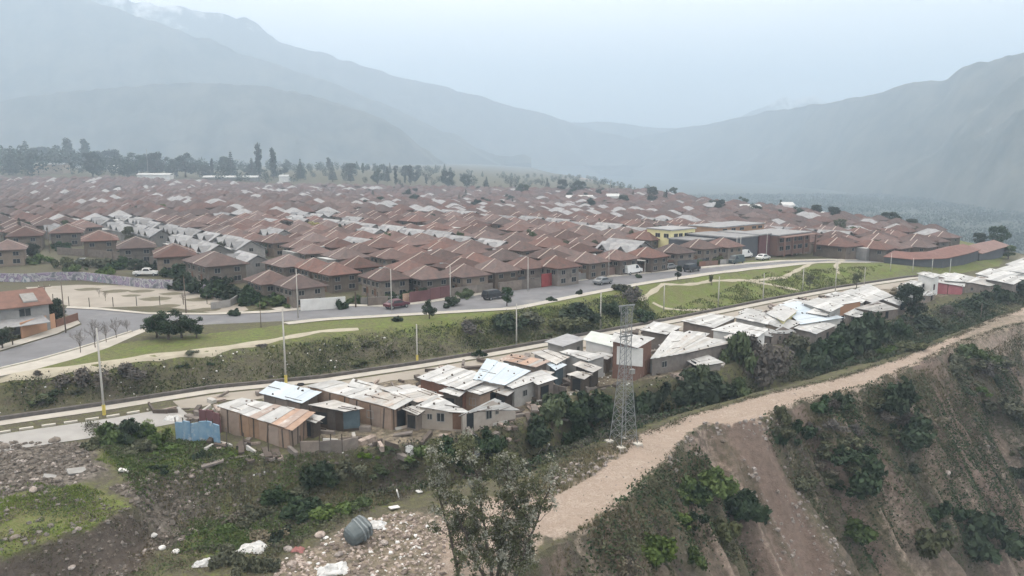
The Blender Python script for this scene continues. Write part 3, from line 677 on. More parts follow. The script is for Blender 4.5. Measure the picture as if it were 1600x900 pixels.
# ------------------------------------------------------------------ the housing estate
def hip(mb, wx, ly, z0, z1, ov, th=.16):
    a, b = wx / 2 + ov, ly / 2 + ov; r = max(.3, b - a)
    e = [(-a, -b), (a, -b), (a, b), (-a, b)]
    for z, flip in ((z0, 0),):
        E0 = [Vector((x, y, z0)) for x, y in e]; E1 = [Vector((x, y, z0 + th)) for x, y in e]
        R0, R1 = Vector((0, -r, z1)), Vector((0, r, z1))
        for f in ([E1[0], E1[1], R0], [E1[1], E1[2], R1, R0], [E1[2], E1[3], R1], [E1[3], E1[0], R0, R1]): mb.poly(f)
        for k in range(4): mb.poly([E0[k], E0[(k + 1) % 4], E1[(k + 1) % 4], E1[k]])
        mb.poly([E0[3], E0[2], E0[1], E0[0]])
def opening_mesh(w_, h_):
    f = MB(); t = .07
    f.box(-w_/2, w_/2, -.05, .05, -h_/2, -h_/2 + t); f.box(-w_/2, w_/2, -.05, .05, h_/2 - t, h_/2); f.box(-w_/2, -w_/2 + t, -.05, .05, -h_/2 + t, h_/2 - t)
    f.box(w_/2 - t, w_/2, -.05, .05, -h_/2 + t, h_/2 - t); f.box(-.03, .03, -.045, .045, -h_/2 + t, h_/2 - t)
    p = MB(); p.box(-w_/2 + .02, w_/2 - .02, -.02, .02, -h_/2 + .02, h_/2 - .02); return f.mesh('window', M_FRAME), p.mesh('pane', M_GLASS)
WM = {}
def window(parent, loc, rz, w_=1.3, h_=1.1, pane=True):
    k = (w_, h_)
    if k not in WM: WM[k] = opening_mesh(w_, h_)
    o = link('window', WM[k][0], parent); o.location = loc; o.rotation_euler = (0, 0, rz); link('pane', WM[k][1], o); return o
def red_house(wx, ly, wallm, roofm, near):
    t = thing('house', 'x', 'house')
    mb = MB(); mb.box(-wx/2, wx/2, -ly/2, ly/2, -.5, 3.75); mb.box(-wx/2 - .04, wx/2 + .04, -ly/2 - .04, ly/2 + .04, 2.0, 2.15); mb.build('wall', wallm, t)
    mb = MB(); hip(mb, wx, ly, 3.7, 5.85, .62); mb.build('roof', roofm, t)
    mb = MB(); a = wx / 2 + .62
    for s in (-1, 1):
        mb.hexa([(0, -.11, 5.7), (0, .11, 5.7), (s * a, .11, 3.72), (s * a, -.11, 3.72)][::s], [(0, -.11, 6.02), (0, .11, 6.02), (s * a, .11, 4.02), (s * a, -.11, 4.02)][::s])
    mb.build('party_wall', M_PARTY, t)
    xs = (-ly * .32, -ly * .12, ly * .12, ly * .32)
    for k, y in enumerate(xs if near else xs[::3]):
        window(t, (-wx/2, y, 2.85), R(90), 1.2, 1.0)
        if near and k % 2: window(t, (-wx/2, y, 1.1), R(90), 1.5, 1.1)
    for x in ((-wx * .26, wx * .26) if near else (0,)):
        window(t, (x, -ly/2, 2.85), 0, 1.2, 1.0)
        if near: window(t, (x, -ly/2, 1.1), 0, 1.5, 1.1)
    if near:
        for y in (-ly * .2, ly * .2):
            mb = MB(); mb.box(-wx/2 - .05, -wx/2 + .05, y - .45, y + .45, 0, 1.95); mb.build('door', M_DOOR, t)
    return t
def grey_house(wx, ly, near):
    t = thing('house', 'x', 'house'); a, b = wx/2 + .4, ly/2 + .45; e, r = 3.5, 5.7
    mb = MB(); mb.box(-wx/2, wx/2, -ly/2, ly/2, -.5, e)
    for s in (-1, 1): mb.poly([(-wx/2 * s, s * ly/2, e), (wx/2 * s, s * ly/2, e), (0, s * ly/2, r - .3)][::-1])
    for y in (-ly * .27, ly * .27): mb.poly([(-wx/2 - .02, y + 1.5, e - .1), (-wx/2 - .02, y - 1.5, e - .1), (-wx/2 - .02, y, 5.1)])
    mb.build('wall', M_WALLG, t)
    mb = MB(); sl = (r - e) / (wx / 2); zl = e - sl * .4
    for s in (-1, 1):
        q = [(0, -b, r), (0, b, r), (s * a, b, zl), (s * a, -b, zl)]; q = q if s < 0 else q[::-1]
        mb.hexa([(x, y, z) for x, y, z in reversed(q)], [(x, y, z + .12) for x, y, z in reversed(q)])
    mb.build('roof', M_GREYROOF, t)
    for y in (-ly * .27, ly * .27):
        mb = MB(); x0 = -wx/2 - .55
        for s in (-1, 1):
            q = [(x0, y, 5.3), (-wx * .06, y, 5.3), (-wx * .38, y + s * 1.9, 3.75), (x0, y + s * 1.9, 3.6)]
            q = q if s > 0 else q[::-1]; q = q[::-1]
            mb.hexa([(px, py, pz) for px, py, pz in q], [(px, py, pz + .12) for px, py, pz in q])
        mb.build('dormer', M_GREYROOF, t)
        window(t, (-wx/2 - .03, y, 3.7), R(90), 1.2, 1.0)
    window(t, (0, -ly/2, 3.2), 0, 1.2, 1.0)
    if near:
        for y in (-ly * .36, ly * .36): window(t, (-wx/2, y, 1.3), R(90), 1.5, 1.1)
        mb = MB(); mb.box(-wx/2 - .05, -wx/2 + .05, -.45, .45, 0, 1.95); mb.build('door', M_DOOR, t)
    return t
ORD = ['first','second','third','fourth','fifth','sixth','seventh','eighth','ninth','tenth','eleventh','twelfth','thirteenth','fourteenth','fifteenth','sixteenth','seventeenth','eighteenth','nineteenth','twentieth'] + ['far %d' % k for k in range(60)]
HP = {'rn': red_house(7.4, 10.4, M_WALL, M_TILE, True), 'ln': red_house(7.4, 12.8, M_WALL, M_TILE, True), 'rf': red_house(7.4, 10.4, M_WALL, M_TILE, False), 'fn': red_house(6.3, 8.4, M_WALL, M_TILE, True), 'gn': grey_house(7.8, 12.6, True), 'gf': grey_house(7.8, 12.6, False)}
used = set()
def put_house(key, u, v, label, group, dr=0, s=1.0):
    o = HP[key] if key not in used else copy_tree(HP[key]); used.add(key)
    x, y = xy(u, v); o.location = (x, y, gz(x, y)); o.rotation_euler = (0, 0, ROT_U + dr); o.scale = (s, s, s * rnd.uniform(.96, 1.05)); tag(o, label, 'house', group); return o
placed = []
# houses along the street and the open lot, from the ridge of each roof
FRONT = [
 (421,424,'fn','terracotta-roofed house with plain brown gable behind the dark lot hedge'),
 (467,430,'fn','terracotta house just behind the white painted wall beside the gate'),
 (523,412,'fn','terracotta house standing behind the open gate in the white wall'),
 (601,420,'fn','terracotta house straight behind the maroon parked car'),
 (665,418,'fn','terracotta house behind the dark red sheet gate'),
 (725,414,'fn','terracotta house above the black parked car'),
 (773,409,'fn','terracotta house between the black car and the bright red fence'),
 (822,403,'fn','terracotta house directly behind the bright red fence'),
 (868,404,'fn','terracotta house beside the white flat carport roof'),
 (915,396,'fn','terracotta house behind the tall white carport'),
 (962,391,'fn','terracotta house between the carport and the white van'),
 (1010,388,'fn','terracotta house behind the white parked van'),
 (1052,382,'fn','terracotta house just right of the white van'),
 (1092,377,'fn','terracotta house in front of the yellow school wing'),
 (1130,374,'fn','terracotta house next to the slate school wall'),
 (452,400,'rn','terracotta pair standing second back behind the white painted wall'),
 (490,404,'fn','terracotta house second back behind the open gate'),
 (560,402,'fn','terracotta house second back behind the maroon car'),
 (335,396,'rn','terracotta pair at the near corner of the open dirt lot'),
 (272,384,'rn','terracotta pair facing the purple mural wall, nearest the lot corner'),
 (212,372,'rn','terracotta pair behind the round dark tree of the mural wall'),
 (155,363,'rn','terracotta pair behind the white pickup on the dirt verge'),
 (105,352,'rn','terracotta pair with shaded yard beside the thin dark conifer'),
 (40,357,'rn','terracotta pair beyond the white van at the far edge of the lot'),
 (12,376,'fn','terracotta house cut by the left edge of the picture'),
]
for px, py, k, lab in FRONT:
    fn = px > 410; p = at(px, py, 4.85 if fn else 5.5); u, v = uv(p.x, p.y); placed.append((u, v)); put_house(k if fn or k == 'fn' else 'ln', u, v, lab, 'houses facing the street and the lot', rnd.uniform(-.05, .05) - (.22 if px < 300 else 0), .88 if fn else 1.0)
GREY = {62: ('first', 150, 315), 71: ('first', 168, 315), 119: ('second', 140, 245), 127: ('second', 232, 300), 176: ('third', 145, 330), 242: ('fourth', 120, 260), 250: ('fourth', 250, 360), 308: ('fifth', 240, 380)}
us_list = [8, 17, 26, 35, 44, 53, 62, 71] + list(np.arange(79.5, 114, 7.9)) + [119] + [127] + list(np.arange(135, 171, 8.0)) + [176] + list(np.arange(184.5, 236, 8.1)) + [242, 250] + list(np.arange(258.5, 302, 8.2)) + [308] + list(np.arange(316.5, 560, 8.8))
cand = []
for ci, u in enumerate(us_list):
    rows = 0
    for r_ in range(58):
        v = (122 if u < 190 else float(L(0, u)) + 15) + r_ * 12.2 + (ci % 3) * 2.6
        if u > 146 and u < 194 and v < 134: continue
        if u < 60 and v < 268: continue
        x, y = xy(u, v)
        if y > 690 or abs(x) > y * .70 + 6: continue
        if v < float(L(0, u)) + 12: continue
        if any((u - a) ** 2 + (v - b) ** 2 < 64 for a, b in placed): continue
        if rnd.random() < (.04 if y < 250 else .10): continue
        rows += 1; g = u in GREY and GREY[u][1] < v < GREY[u][2]
        cand.append((math.hypot(x, y), u, v, g, ci, rows))
cand.sort(); far_mb = [MB() for _ in range(4)]; far_mb2 = MB(); nred = ngrey = 0
for d, u, v, g, ci, rw_ in cand:
    j = u + rnd.uniform(-1.3, 1.3), v + rnd.uniform(-1.8, 1.8)
    if nred + ngrey < 272:
        band = sum(1 for q in (58, 66, 119, 176, 246, 308) if u > q) - 1; near = d < 215; lone = not g and rnd.random() < .07
        ro = ORD[min(rw_ - 1, 19)] if rw_ <= 20 else 'farthest'
        cols_in = [q for q in us_list if q not in GREY and sum(1 for z in (58, 66, 119, 176, 246, 308) if q > z) - 1 == band]; ix = cols_in.index(u) if u in cols_in else 0
        where = f'{ro} back, {ORD[ix]} column beyond the {ORD[band - 1]} pale row' if band > 0 else f'{ro} back, {ORD[ix]} column left of the first pale row'
        if u in GREY and not g: where = f'{ro} back, standing in line with the {GREY[u][0]} pale row' + (' outer column' if u in (71, 127, 250) else '')
        if g or lone:
            ngrey += 1; side = ' outer' if u in (71, 127, 250) else ''
            lab = f'grey dormered house, {ro} back from the street in the {GREY[u][0]}{side} pale-roofed row' if g else f'lone grey dormered house, {where}'
            put_house('gn' if near else 'gf', *j, lab, 'grey houses in pale rows', rnd.uniform(-.08, .08), rnd.uniform(.78, .86))
        else:
            nred += 1
            put_house('rn' if near else 'rf', *j, f'terracotta house, {where}', 'terracotta houses of the estate', rnd.uniform(-.12, .12), rnd.uniform(.82, .93))
    else:
        x, y = xy(*j); z = gz(x, y); ra = ROT_U + rnd.uniform(-.1, .1) + (R(90) if rnd.random() < .15 else 0); ca, sa = math.cos(ra), math.sin(ra); wx, ly = 6.2 * rnd.uniform(.85, 1.05), 9.0 * rnd.uniform(.8, 1.1); dz = rnd.uniform(-.4, .5)
        t = far_mb2 if g or rnd.random() < .09 else rnd.choice(far_mb)
        for mi, fn in ((0, lambda m: hip(m, wx, ly, 3.5 + dz, 5.7 + dz, .5)), (1, lambda m: m.box(-wx/2, wx/2, -ly/2, ly/2, -.5, 3.52 + dz))):
            m = MB(); fn(m); i = len(t.v)
            t.v += [(x + a * ca - b * sa, y + a * sa + b * ca, z + c) for a, b, c in m.v]; t.f += [tuple(i + q for q in f) for f in m.f]; t.m += [mi] * len(m.f)
print('houses', nred, ngrey, 'far', len(cand) - nred - ngrey)
for q in far_mb: tag(q.build('distant_houses', [M_TILE, M_WALL]), kind='stuff')
tag(far_mb2.build('distant_houses', [M_GREYROOF, M_WALLG]), kind='stuff')
# small pale lean-to roofs scattered between the far houses
ext = MB()
for d, u, v, g, ci, rw_ in cand:
    for _ in range(2):
        if rnd.random() < (.2 if d > 150 else .16):
            x, y = xy(u + rnd.choice((-4.6, 4.6)), v + rnd.uniform(-8, 8)); z = gz(x, y) + rnd.uniform(2.2, 3.6); a, b = rnd.uniform(1, 2), rnd.uniform(1.5, 3.2); s = rnd.uniform(-.5, .5)
            ca, sa = math.cos(ROT_U), math.sin(ROT_U)
            q = [(x + i * ca - k * sa, y + i * sa + k * ca, z + (s if i > 0 else 0)) for i, k in ((-a, -b), (a, -b), (a, b), (-a, b))]
            ext.hexa([(i, k, z_ - .06) for i, k, z_ in q], q, 0); ext.hexa([(i, k, gz(x, y)) for i, k, _ in q], [(i, k, z_ - .065) for i, k, z_ in q], 1)
tag(ext.build('distant_lean_to_roofs', [M_TIN, M_WALLG]), kind='stuff')

# ------------------------------------------------------------------ street furniture, walls, cars
def pole(p, h, label, group=None, arm=0, base=None, m=None, r=.11, cross=False, name='street_lamp', cat='lamp post'):
    t = thing(name, label, cat, p, 0, group); mb = MB(); mb.tube((0, 0, -.4), (0, 0, h), r, r * .6, 8); mb.build('shaft', m or M_CONC, t, True)
    if base: mb = MB(); mb.tube((0, 0, -.3), (0, 0, 1.15), r + .05, r + .045, 8); mb.build('base_band', base, t)
    if arm:
        d = Vector((math.cos(arm), math.sin(arm), 0)); mb = MB(); mb.chain([(0, 0, h - .15), d * .8 + Vector((0, 0, h + .25)), d * 1.5 + Vector((0, 0, h + .3))], [.035, .03, .03], 5); mb.build('lamp_arm', M_STEEL, t)
        mb = MB(); q = d * 1.75 + Vector((0, 0, h + .3)); mb.tube(q - d * .35, q + d * .35, .09, .12, 6); mb.build('lamp_head', M_STEEL, t)
    if cross:
        mb = MB(); mb.hexa(*[[(x * .77 - y * .64, x * .64 + y * .77, h - .6 + z) for x, y in ((-.85, -.05), (.85, -.05), (.85, .05), (-.85, .05))] for z in (0, .1)]); mb.build('crossarm', M_WOODP, t)
        for s in (-.7, 0, .7):
            mb = MB(); mb.tube((s * .77, s * .64, h - .5), (s * .77, s * .64, h - .28), .05, .03, 5); mb.build('insulator', M_KERB, t)
    return t
def pole_px(xb, yb, ytop, label, **k):
    p = ground(xb, yb); d = math.hypot(p.x, p.y); h = (yb - ytop) / FPX * p.y * 1.03; return pole(p, h, label, **k)
GL = 'pale posts along the foot of the bank'
pole_px(163, 648, 508, 'tall pale concrete post with yellow base beside the lower road, far left', base=M_YELLOW, group=GL, name='concrete_post', cat='post', r=.14)
pole_px(447, 600, 480, 'tall pale concrete post with yellow base behind the bluish tin roof', base=M_YELLOW, group=GL, name='concrete_post', cat='post', r=.14)
for xb, yb, yt, lab in [(652,567,505,'short pale post on the bank foot between the bluish and the large white roofs'), (807,540,474,'short pale post at the bank foot above the rusty shack roof'),
                        (938,515,455,'short pale post at the bank foot left of the lattice pylon'), (1037,486,443,'short pale post in the park beside the forked trail'), (1122,480,432,'short pale post in the park above the middle white roofs'),
                        (1192,470,427,'short pale post in the park left of the trail bend'), (1254,452,418,'short pale post in the park near the curved trail'), (1305,455,405,'short pale post near the right end of the park')]:
    pole_px(xb, yb, yt, lab, base=M_YELLOW if xb in (652,) else None, group=GL, name='concrete_post', cat='post', r=.12)
GU = 'lamp posts along the street'
for xb, yb, yt, lab in [(466,497,420,'grey lamp post at the street edge before the white painted wall'), (612,486,420,'grey lamp post beside the maroon car'), (704,474,413,'grey lamp post beside the dark red gate'),
                        (825,455,402,'grey lamp post left of the bright red fence'), (884,440,403,'thin grey lamp post by the white carport'), (951,432,394,'grey lamp post left of the white van'), (1007,420,388,'grey lamp post right of the white van'),
                        (1150,405,370,'lamp post before the slate school wall, left of a close pair'), (1156,406,370,'lamp post before the slate school wall, right of a close pair'), (1197,403,365,'lamp post before the brown school wing'), (1245,398,372,'lamp post at the far right of the school')]:
    pole_px(xb, yb, yt, lab, group=GU, arm=R(-140) if xb in (612, 704, 825) else 0, m=M_CONC, r=.10)
GW = 'dark utility poles by the open lot'
for xb, yb, yt, lab, cr in [(103,520,440,'dark wooden utility pole on the pavement by the orange garden wall',0), (75,505,442,'dark utility pole with a crossarm beside the terracotta corner house',1), (291,490,432,'wooden pole at the right side of the open lot',0),
                         (177,412,368,'pole before the terracotta pairs beyond the mural wall',0), (78,396,350,'pole left of the terracotta pairs beyond the mural wall',0), (284,418,388,'pole with a crossarm behind the lot hedge',1), (196,416,392,'short pole behind the mural wall',0), (408,512,470,'thin dark post on the grass right of the big round trees',0)]:
    pole_px(xb, yb, yt, lab, group=GW, m=M_WOODP, cross=bool(cr), name='utility_pole', cat='pole', r=.10 if xb != 408 else .06)
for xb, yb, yt, lab in [(1391,424,396,'lamp post left of the long red-roofed market'), (1426,424,404,'lamp post before the long red-roofed market'), (1456,424,404,'lamp post near the middle of the long red-roofed market'), (1484,426,405,'lamp post near the right end of the long red-roofed market'), (1350,446,418,'slim lamp post at the right edge of the park')]:
    pole_px(xb, yb, yt, lab, group='lamp posts by the market', m=M_CONC, r=.1)
pole_px(1532,500,474,'lone leaning pole beside the upper dirt road', m=M_WOODP, name='utility_pole', cat='pole', r=.09)
pole_px(1322,528,492,'thin pole among the bushes by the dirt road', m=M_WOODP, name='utility_pole', cat='pole', r=.07)
pole_px(232,278,235,'tall white mast standing among the far trees', m=M_FRAME, name='mast', cat='mast', r=.3)
pole_px(953,312,284,'far lattice mast beyond the estate', m=M_STEEL, name='mast', cat='mast', r=.35)

CARS = {}
def car(kind, paint, p, rz, label, group=None):
    """sedan, van, pickup or suv; length along local x"""
    t = thing('parked_car', label, 'car' if kind != 'van' else 'van', p, rz, group)
    W_ = .86
    prof = {'sedan': [(-2.1,.45),(-2.1,.85),(-1.5,.98),(-.95,1.42),(.45,1.45),(1.05,1.0),(2.0,.82),(2.1,.45)], 'suv': [(-2.2,.5),(-2.2,1.05),(-2.0,1.7),(.4,1.72),(1.1,1.12),(2.1,.98),(2.2,.5)],
            'van': [(-2.4,.45),(-2.4,2.0),(1.0,2.05),(1.7,1.25),(2.4,1.05),(2.45,.45)], 'pickup': [(-2.5,.5),(-2.5,1.0),(-.7,1.0),(-.55,1.65),(.6,1.68),(1.2,1.1),(2.4,.98),(2.5,.5)]}[kind]
    key = (kind, paint.name)
    if key not in CARS:
        mb = MB(); n = len(prof); top = max(z for _, z in prof)
        ins = [W_ - .16 * max(0, (z - .9)) / .6 for x, z in prof]
        for s in (-1, 1): mb.poly([(x, s * ins[i], z) for i, (x, z) in enumerate(prof)][::-s])
        for i in range(n):
            k = (i + 1) % n; mb.poly([(prof[i][0], -ins[i], prof[i][1]), (prof[i][0], ins[i], prof[i][1]), (prof[k][0], ins[k], prof[k][1]), (prof[k][0], -ins[k], prof[k][1])])
        g = MB(); zt = top - .12; zb = {'sedan': .98, 'suv': 1.12, 'van': 1.3, 'pickup': 1.12}[kind]
        x0, x1 = {'sedan': (-1.2, .8), 'suv': (-1.95, .9), 'van': (.2, 1.35), 'pickup': (-.5, 1.0)}[kind]
        for s in (-1, 1): y = s * (W_ - .16 * (zb - .9) / .6 + .012); y2 = s * (W_ - .16 * (zt - .9) / .6 + .012); g.poly([(x0, y, zb), (x1, y, zb), (x1 - .42, y2, zt), (x0 + .25, y2, zt)][::s])
        xa, xb_ = {'sedan': (1.0, .5), 'suv': (1.06, .46), 'van': (1.66, 1.06), 'pickup': (1.16, .66)}[kind]; g.poly([(xa + .03, -.66, zb + .06), (xa + .03, .66, zb + .06), (xb_ + .03, .58, zt), (xb_ + .03, -.58, zt)])
        xr = prof[0][0] - .012
        if kind in ('suv', 'van'): g.poly([(xr, .6, zb), (xr, -.6, zb), (xr + .12, -.55, zt), (xr + .12, .55, zt)])
        else: g.poly([(-1.45, .6, 1.05), (-1.45, -.6, 1.05), (-1.02, -.55, 1.40), (-1.02, .55, 1.40)])
        wh = MB(); wh.tube((0, -.11, 0), (0, .11, 0), .32, None, 12); rm = MB(); rm.tube((0, -.12, 0), (0, .12, 0), .19, None, 10)
        hl = MB(); hl.box(-.03, .03, -.16, .16, -.07, .07)
        CARS[key] = (mb.mesh('body', paint), g.mesh('windows', M_GLASS), wh.mesh('wheel', M_TYRE), rm.mesh('rim', M_STEEL), hl.mesh('headlight', M_FRAME))
    b, g, wh, rm, hl = CARS[key]; link('body', b, t); link('windows', g, t)
    for x in (prof[0][0] + .75, prof[-1][0] - .75):
        for y in (-.78, .78): o = link('wheel', wh, t); o.location = (x, y, .32); link('rim', rm, o)
    for y in (-.6, .6): o = link('headlight', hl, t); o.location = (prof[-1][0] - .02, y, .72)
    return t
def paint(n, c): return mat(n, c, tuple(x * .9 for x in c), 1, .35, spec=.5)
P_MAR, P_BLK, P_WHT, P_GRY, P_GRN = paint('maroon_car_paint', (.10, .025, .035)), paint('black_car_paint', (.02, .02, .023)), paint('white_car_paint', (.7, .7, .69)), paint('grey_car_paint', (.2, .21, .22)), paint('dark_green_paint', (.04, .06, .06))
SD = ROT_U + R(2)
car('sedan', P_MAR, ground(620, 481), SD, 'maroon sedan parked at the street edge beside the gate')
car('suv', P_BLK, ground(772, 467), SD, 'black car parked at the street edge by a small tree')
car('van', P_WHT, ground(988, 428), SD, 'white van parked before the houses on the street')
car('van', P_GRN, ground(1150, 412), SD + R(180), 'dark green van in the street before the slate school wall')
car('suv', P_BLK, ground(1081, 424), SD, 'dark parked car at the street edge near the school')
car('sedan', P_GRY, ground(1045, 421), SD, 'grey sedan parked left of the dark car near the school')
car('sedan', P_BLK, ground(1097, 413), SD, 'black sedan close to the houses near the school')
car('van', P_WHT, ground(1163, 403), SD, 'white van parked behind the dark green van')
car('sedan', P_WHT, ground(1192, 406), SD, 'white sedan in the street before the brown school wing')
car('van', P_WHT, ground(27, 403), R(10), 'white van parked on the dirt verge at far left')
car('sedan', P_GRY, ground(130, 413), R(12), 'light grey car on the verge behind the mural wall')
car('pickup', P_WHT, ground(229, 431), R(5), 'white pickup parked behind the purple mural wall')
car('sedan', P_GRY, ground(942, 444), SD, 'grey sedan parked near the long carport wall')

def wall(px, h, m, label, name='garden_wall', cat='wall', th=.16, posts=None, z=None, pan=None, step=2.4):
    """a wall or fence along ground pixels; pan = material of separate sheets between posts"""
    P = [ground(*q) for q in px]; t = thing(name, label, cat, P[0])
    o0 = P[0]
    for p, q in zip(P[:-1], P[1:]):
        d = (q - p); Ln = d.to_2d().length; k = max(1, round(Ln / step)) if (pan or posts) else 1; n = Vector((-d.y, d.x)).normalized() * th / 2
        for i in range(k):
            a, b = p.lerp(q, i / k), p.lerp(q, (i + 1) / k); za, zb = gz(a.x, a.y) - o0.z, gz(b.x, b.y) - o0.z; mb = MB(); hh = h * (rnd.uniform(.9, 1.08) if pan else 1)
            if h > 0 and (m or pan):
                e = (b - a) * (.012 if pan else 0)
                A, B_ = a + e - o0, b - e - o0
                bot = [(A.x - n.x, A.y - n.y, za - .3), (B_.x - n.x, B_.y - n.y, zb - .3), (B_.x + n.x, B_.y + n.y, zb - .3), (A.x + n.x, A.y + n.y, za - .3)]
                top = [(x, y, zz + .3 + hh) for x, y, zz in bot]; mb.hexa(bot, top); mb.build('panel' if pan else 'wall_section', pan or m, t)
            if posts:
                mb = MB(); A = a - o0; mb.tube((A.x, A.y, za - .3), (A.x, A.y, za + posts[0]), posts[1], None, 5); mb.build('post', posts[2], t)
    return t
# mural wall round the lot, flat paint in blotches
MUR = bpy.data.materials.new('mural_paint'); MUR.use_nodes = True
def mural():
    t = MUR.node_tree; b = t.nodes['Principled BSDF']; b.inputs['Roughness'].default_value = .85; N = t.nodes.new; K = t.links.new
    co = N('ShaderNodeTexCoord'); v = N('ShaderNodeTexNoise'); v.inputs['Scale'].default_value = .55; v.inputs['Detail'].default_value = 6; K(co.outputs['Object'], v.inputs['Vector'])
    r = N('ShaderNodeValToRGB'); e = r.color_ramp.elements; r.color_ramp.interpolation = 'CONSTANT'
    e[0].position = 0; e[0].color = (.15, .16, .18, 1); e[1].position = .40; e[1].color = (.27, .255, .29, 1)
    for p, c in ((.46, (.42, .42, .43)), (.50, (.20, .16, .23)), (.54, (.31, .26, .34)), (.59, (.20, .24, .27)), (.64, (.5, .5, .52))): x = e.new(p); x.color = (*c, 1)
    K(v.outputs['Fac'], r.inputs['Fac']); K(r.outputs['Color'], b.inputs['Base Color'])
mural()
wall([(0,440),(40,441),(85,438),(130,438)], 1.7, MUR, 'mural wall painted in purple, grey and white behind the dirt lot', 'mural_wall')
wall([(130,438),(180,444),(230,450),(300,452),(322,460)], 1.7, MUR, 'purple graffiti wall along the back of the dirt lot below the pickup', 'mural_wall')
wall([(60,470),(108,478),(140,480),(250,477),(360,474),(372,470)], 0, None, 'thin post and rail fence along the near side of the dirt lot', 'rail_fence', 'fence', posts=(1.6, .06, M_TIMBER), step=4.2)
wall([(34,529),(64,519),(87,513)], 2.2, M_ORANGEW, 'orange rendered garden wall beside the side road')
wall([(88,512.5),(122,501)], 1.2, M_BRICK, 'low red brick wall continuing the orange garden wall')
wall([(470,486),(500,484),(540,481)], 1.9, M_WHITEW, 'white painted wall with faint graffiti at the street edge')
wall([(556,480),(575,479)], 0, None, 'open grey gate frame beside the white painted wall', 'gate', 'gate', posts=(2.6, .14, M_TIMBER), step=2.0)
wall([(575,479),(606,476)], 1.5, M_PLANK, 'low plank fence between the gate and the maroon car', 'fence', 'fence', posts=(2.3, .09, M_TIMBER), step=2)
wall([(640,474),(672,470),(704,464)], 2.1, None, 'dark red sheet metal gate wall behind the lamp post', 'fence', 'fence', pan=M_MAROON, step=2.2)
wall([(705,464),(745,459),(770,455)], 1.6, M_PLANK, 'grey board fence between the red gate and the black car', 'fence', 'fence')
wall([(846,449),(858,447),(870,444)], 2.4, None, 'bright red sheet fence between two houses on the street', 'fence', 'fence', pan=mat('red_sheet', (.34, .07, .07), None, 1, .6, wave=(5, .4)), step=1.6)
wall([(780,457),(815,452),(845,449)], 1.8, M_PLANK, 'dark plank fence left of the bright red fence', 'fence', 'fence')
wall([(872,444),(900,439),(932,434)], 1.4, M_WALLG, 'pale grey wall under the long white carport')
wall([(935,433),(980,427),(1030,421),(1085,414)], 1.7, M_BRICK, 'brownish wall running past the white van')
wall([(330,484),(360,479),(374,470)], 1.2, M_WALLG, 'low grey wall at the right corner of the lot')
wall([(232,411),(270,420),(300,430)], 1.8, M_PLANK, 'dark board fence before the terracotta pairs at the lot', 'fence', 'fence')
wall([(90,398),(150,402),(200,408)], 1.9, M_PLANK, 'brown board fence under the left terracotta pairs', 'fence', 'fence')
def canopy(px, z, m, label, name='carport'):
    P = [at(x, y, z) for x, y in px]; t = thing(name, label, 'carport', (P[0].x, P[0].y, 0)); o = Vector((P[0].x, P[0].y, 0)); mb = MB()
    mb.hexa([(p - o).to_tuple() for p in P], [((p - o) + Vector((0, 0, .1))).to_tuple() for p in P]); mb.build('roof', m, t)
    for p in P: mb = MB(); q = p - o; mb.tube((q.x, q.y, -.2), (q.x, q.y, q.z), .08, None, 6); mb.build('post', M_CONC, t)
    return t
canopy([(885,407),(922,407),(926,401),(890,401)], 3.0, M_TIN, 'white flat carport roof on posts beside the street')
canopy([(834,419),(846,418),(848,413),(836,414)], 2.9, M_TIN, 'small white canopy left of the bright red fence')
canopy([(922,405),(936,402),(930,397),(918,399)], 3.0, M_TIN, 'small white canopy right of the long carport')
canopy([(990,408),(1008,408),(1012,404),(994,404)], 2.6, M_TINDIRTY, 'greyish canopy behind the white van')
# corner house at far left
t = thing('house', 'terracotta corner house with white lean-to roof beside the orange garden wall', 'house', ground(8, 519), ROT_U + R(6)); t.scale = (.88, .88, .88)
mb = MB(); mb.box(-7, 5.6, -3.6, 4.4, -.5, 4.6); mb.build('wall', M_WALLG, t)
mb = MB()
for s in (-1, 1):
    q = [(-7.6, .4, 6.4), (6.1, .4, 6.4), (6.1, .4 + s * 4.7, 4.35), (-7.6, .4 + s * 4.7, 4.35)]; q = q if s < 0 else q[::-1]; q = q[::-1]; mb.hexa([(x, y, z) for x, y, z in q], [(x, y, z + .15) for x, y, z in q])
rf = mb.build('roof', M_TILE2, t); mb = MB(); mb.hexa([(2.2, -3.4, 4.85), (4.2, -3.4, 4.85), (4.2, -1.2, 5.83), (2.2, -1.2, 5.83)], [(2.2, -3.4, 5.12), (4.2, -3.4, 5.12), (4.2, -1.2, 6.1), (2.2, -1.2, 6.1)]); mb.build('skylight', M_FRAME, rf)
mb = MB(); mb.poly([(5.6, -3.6, 4.6), (5.6, 4.4, 4.6), (5.6, .4, 6.3)]); mb.build('gable', M_BRICK, t)
window(t, (2.2, -3.6, 3.4), 0, 1.7, 1.3); window(t, (-2.6, -3.6, 3.4), 0, 1.7, 1.3)
mb = MB(); mb.hexa([(-7.5, -7.6, 2.0), (4.6, -7.6, 2.0), (4.6, -3.65, 2.6), (-7.5, -3.65, 2.6)], [(-7.5, -7.6, 2.1), (4.6, -7.6, 2.1), (4.6, -3.65, 2.7), (-7.5, -3.65, 2.7)]); mb.build('lean_to_roof', M_GREYROOF, t)
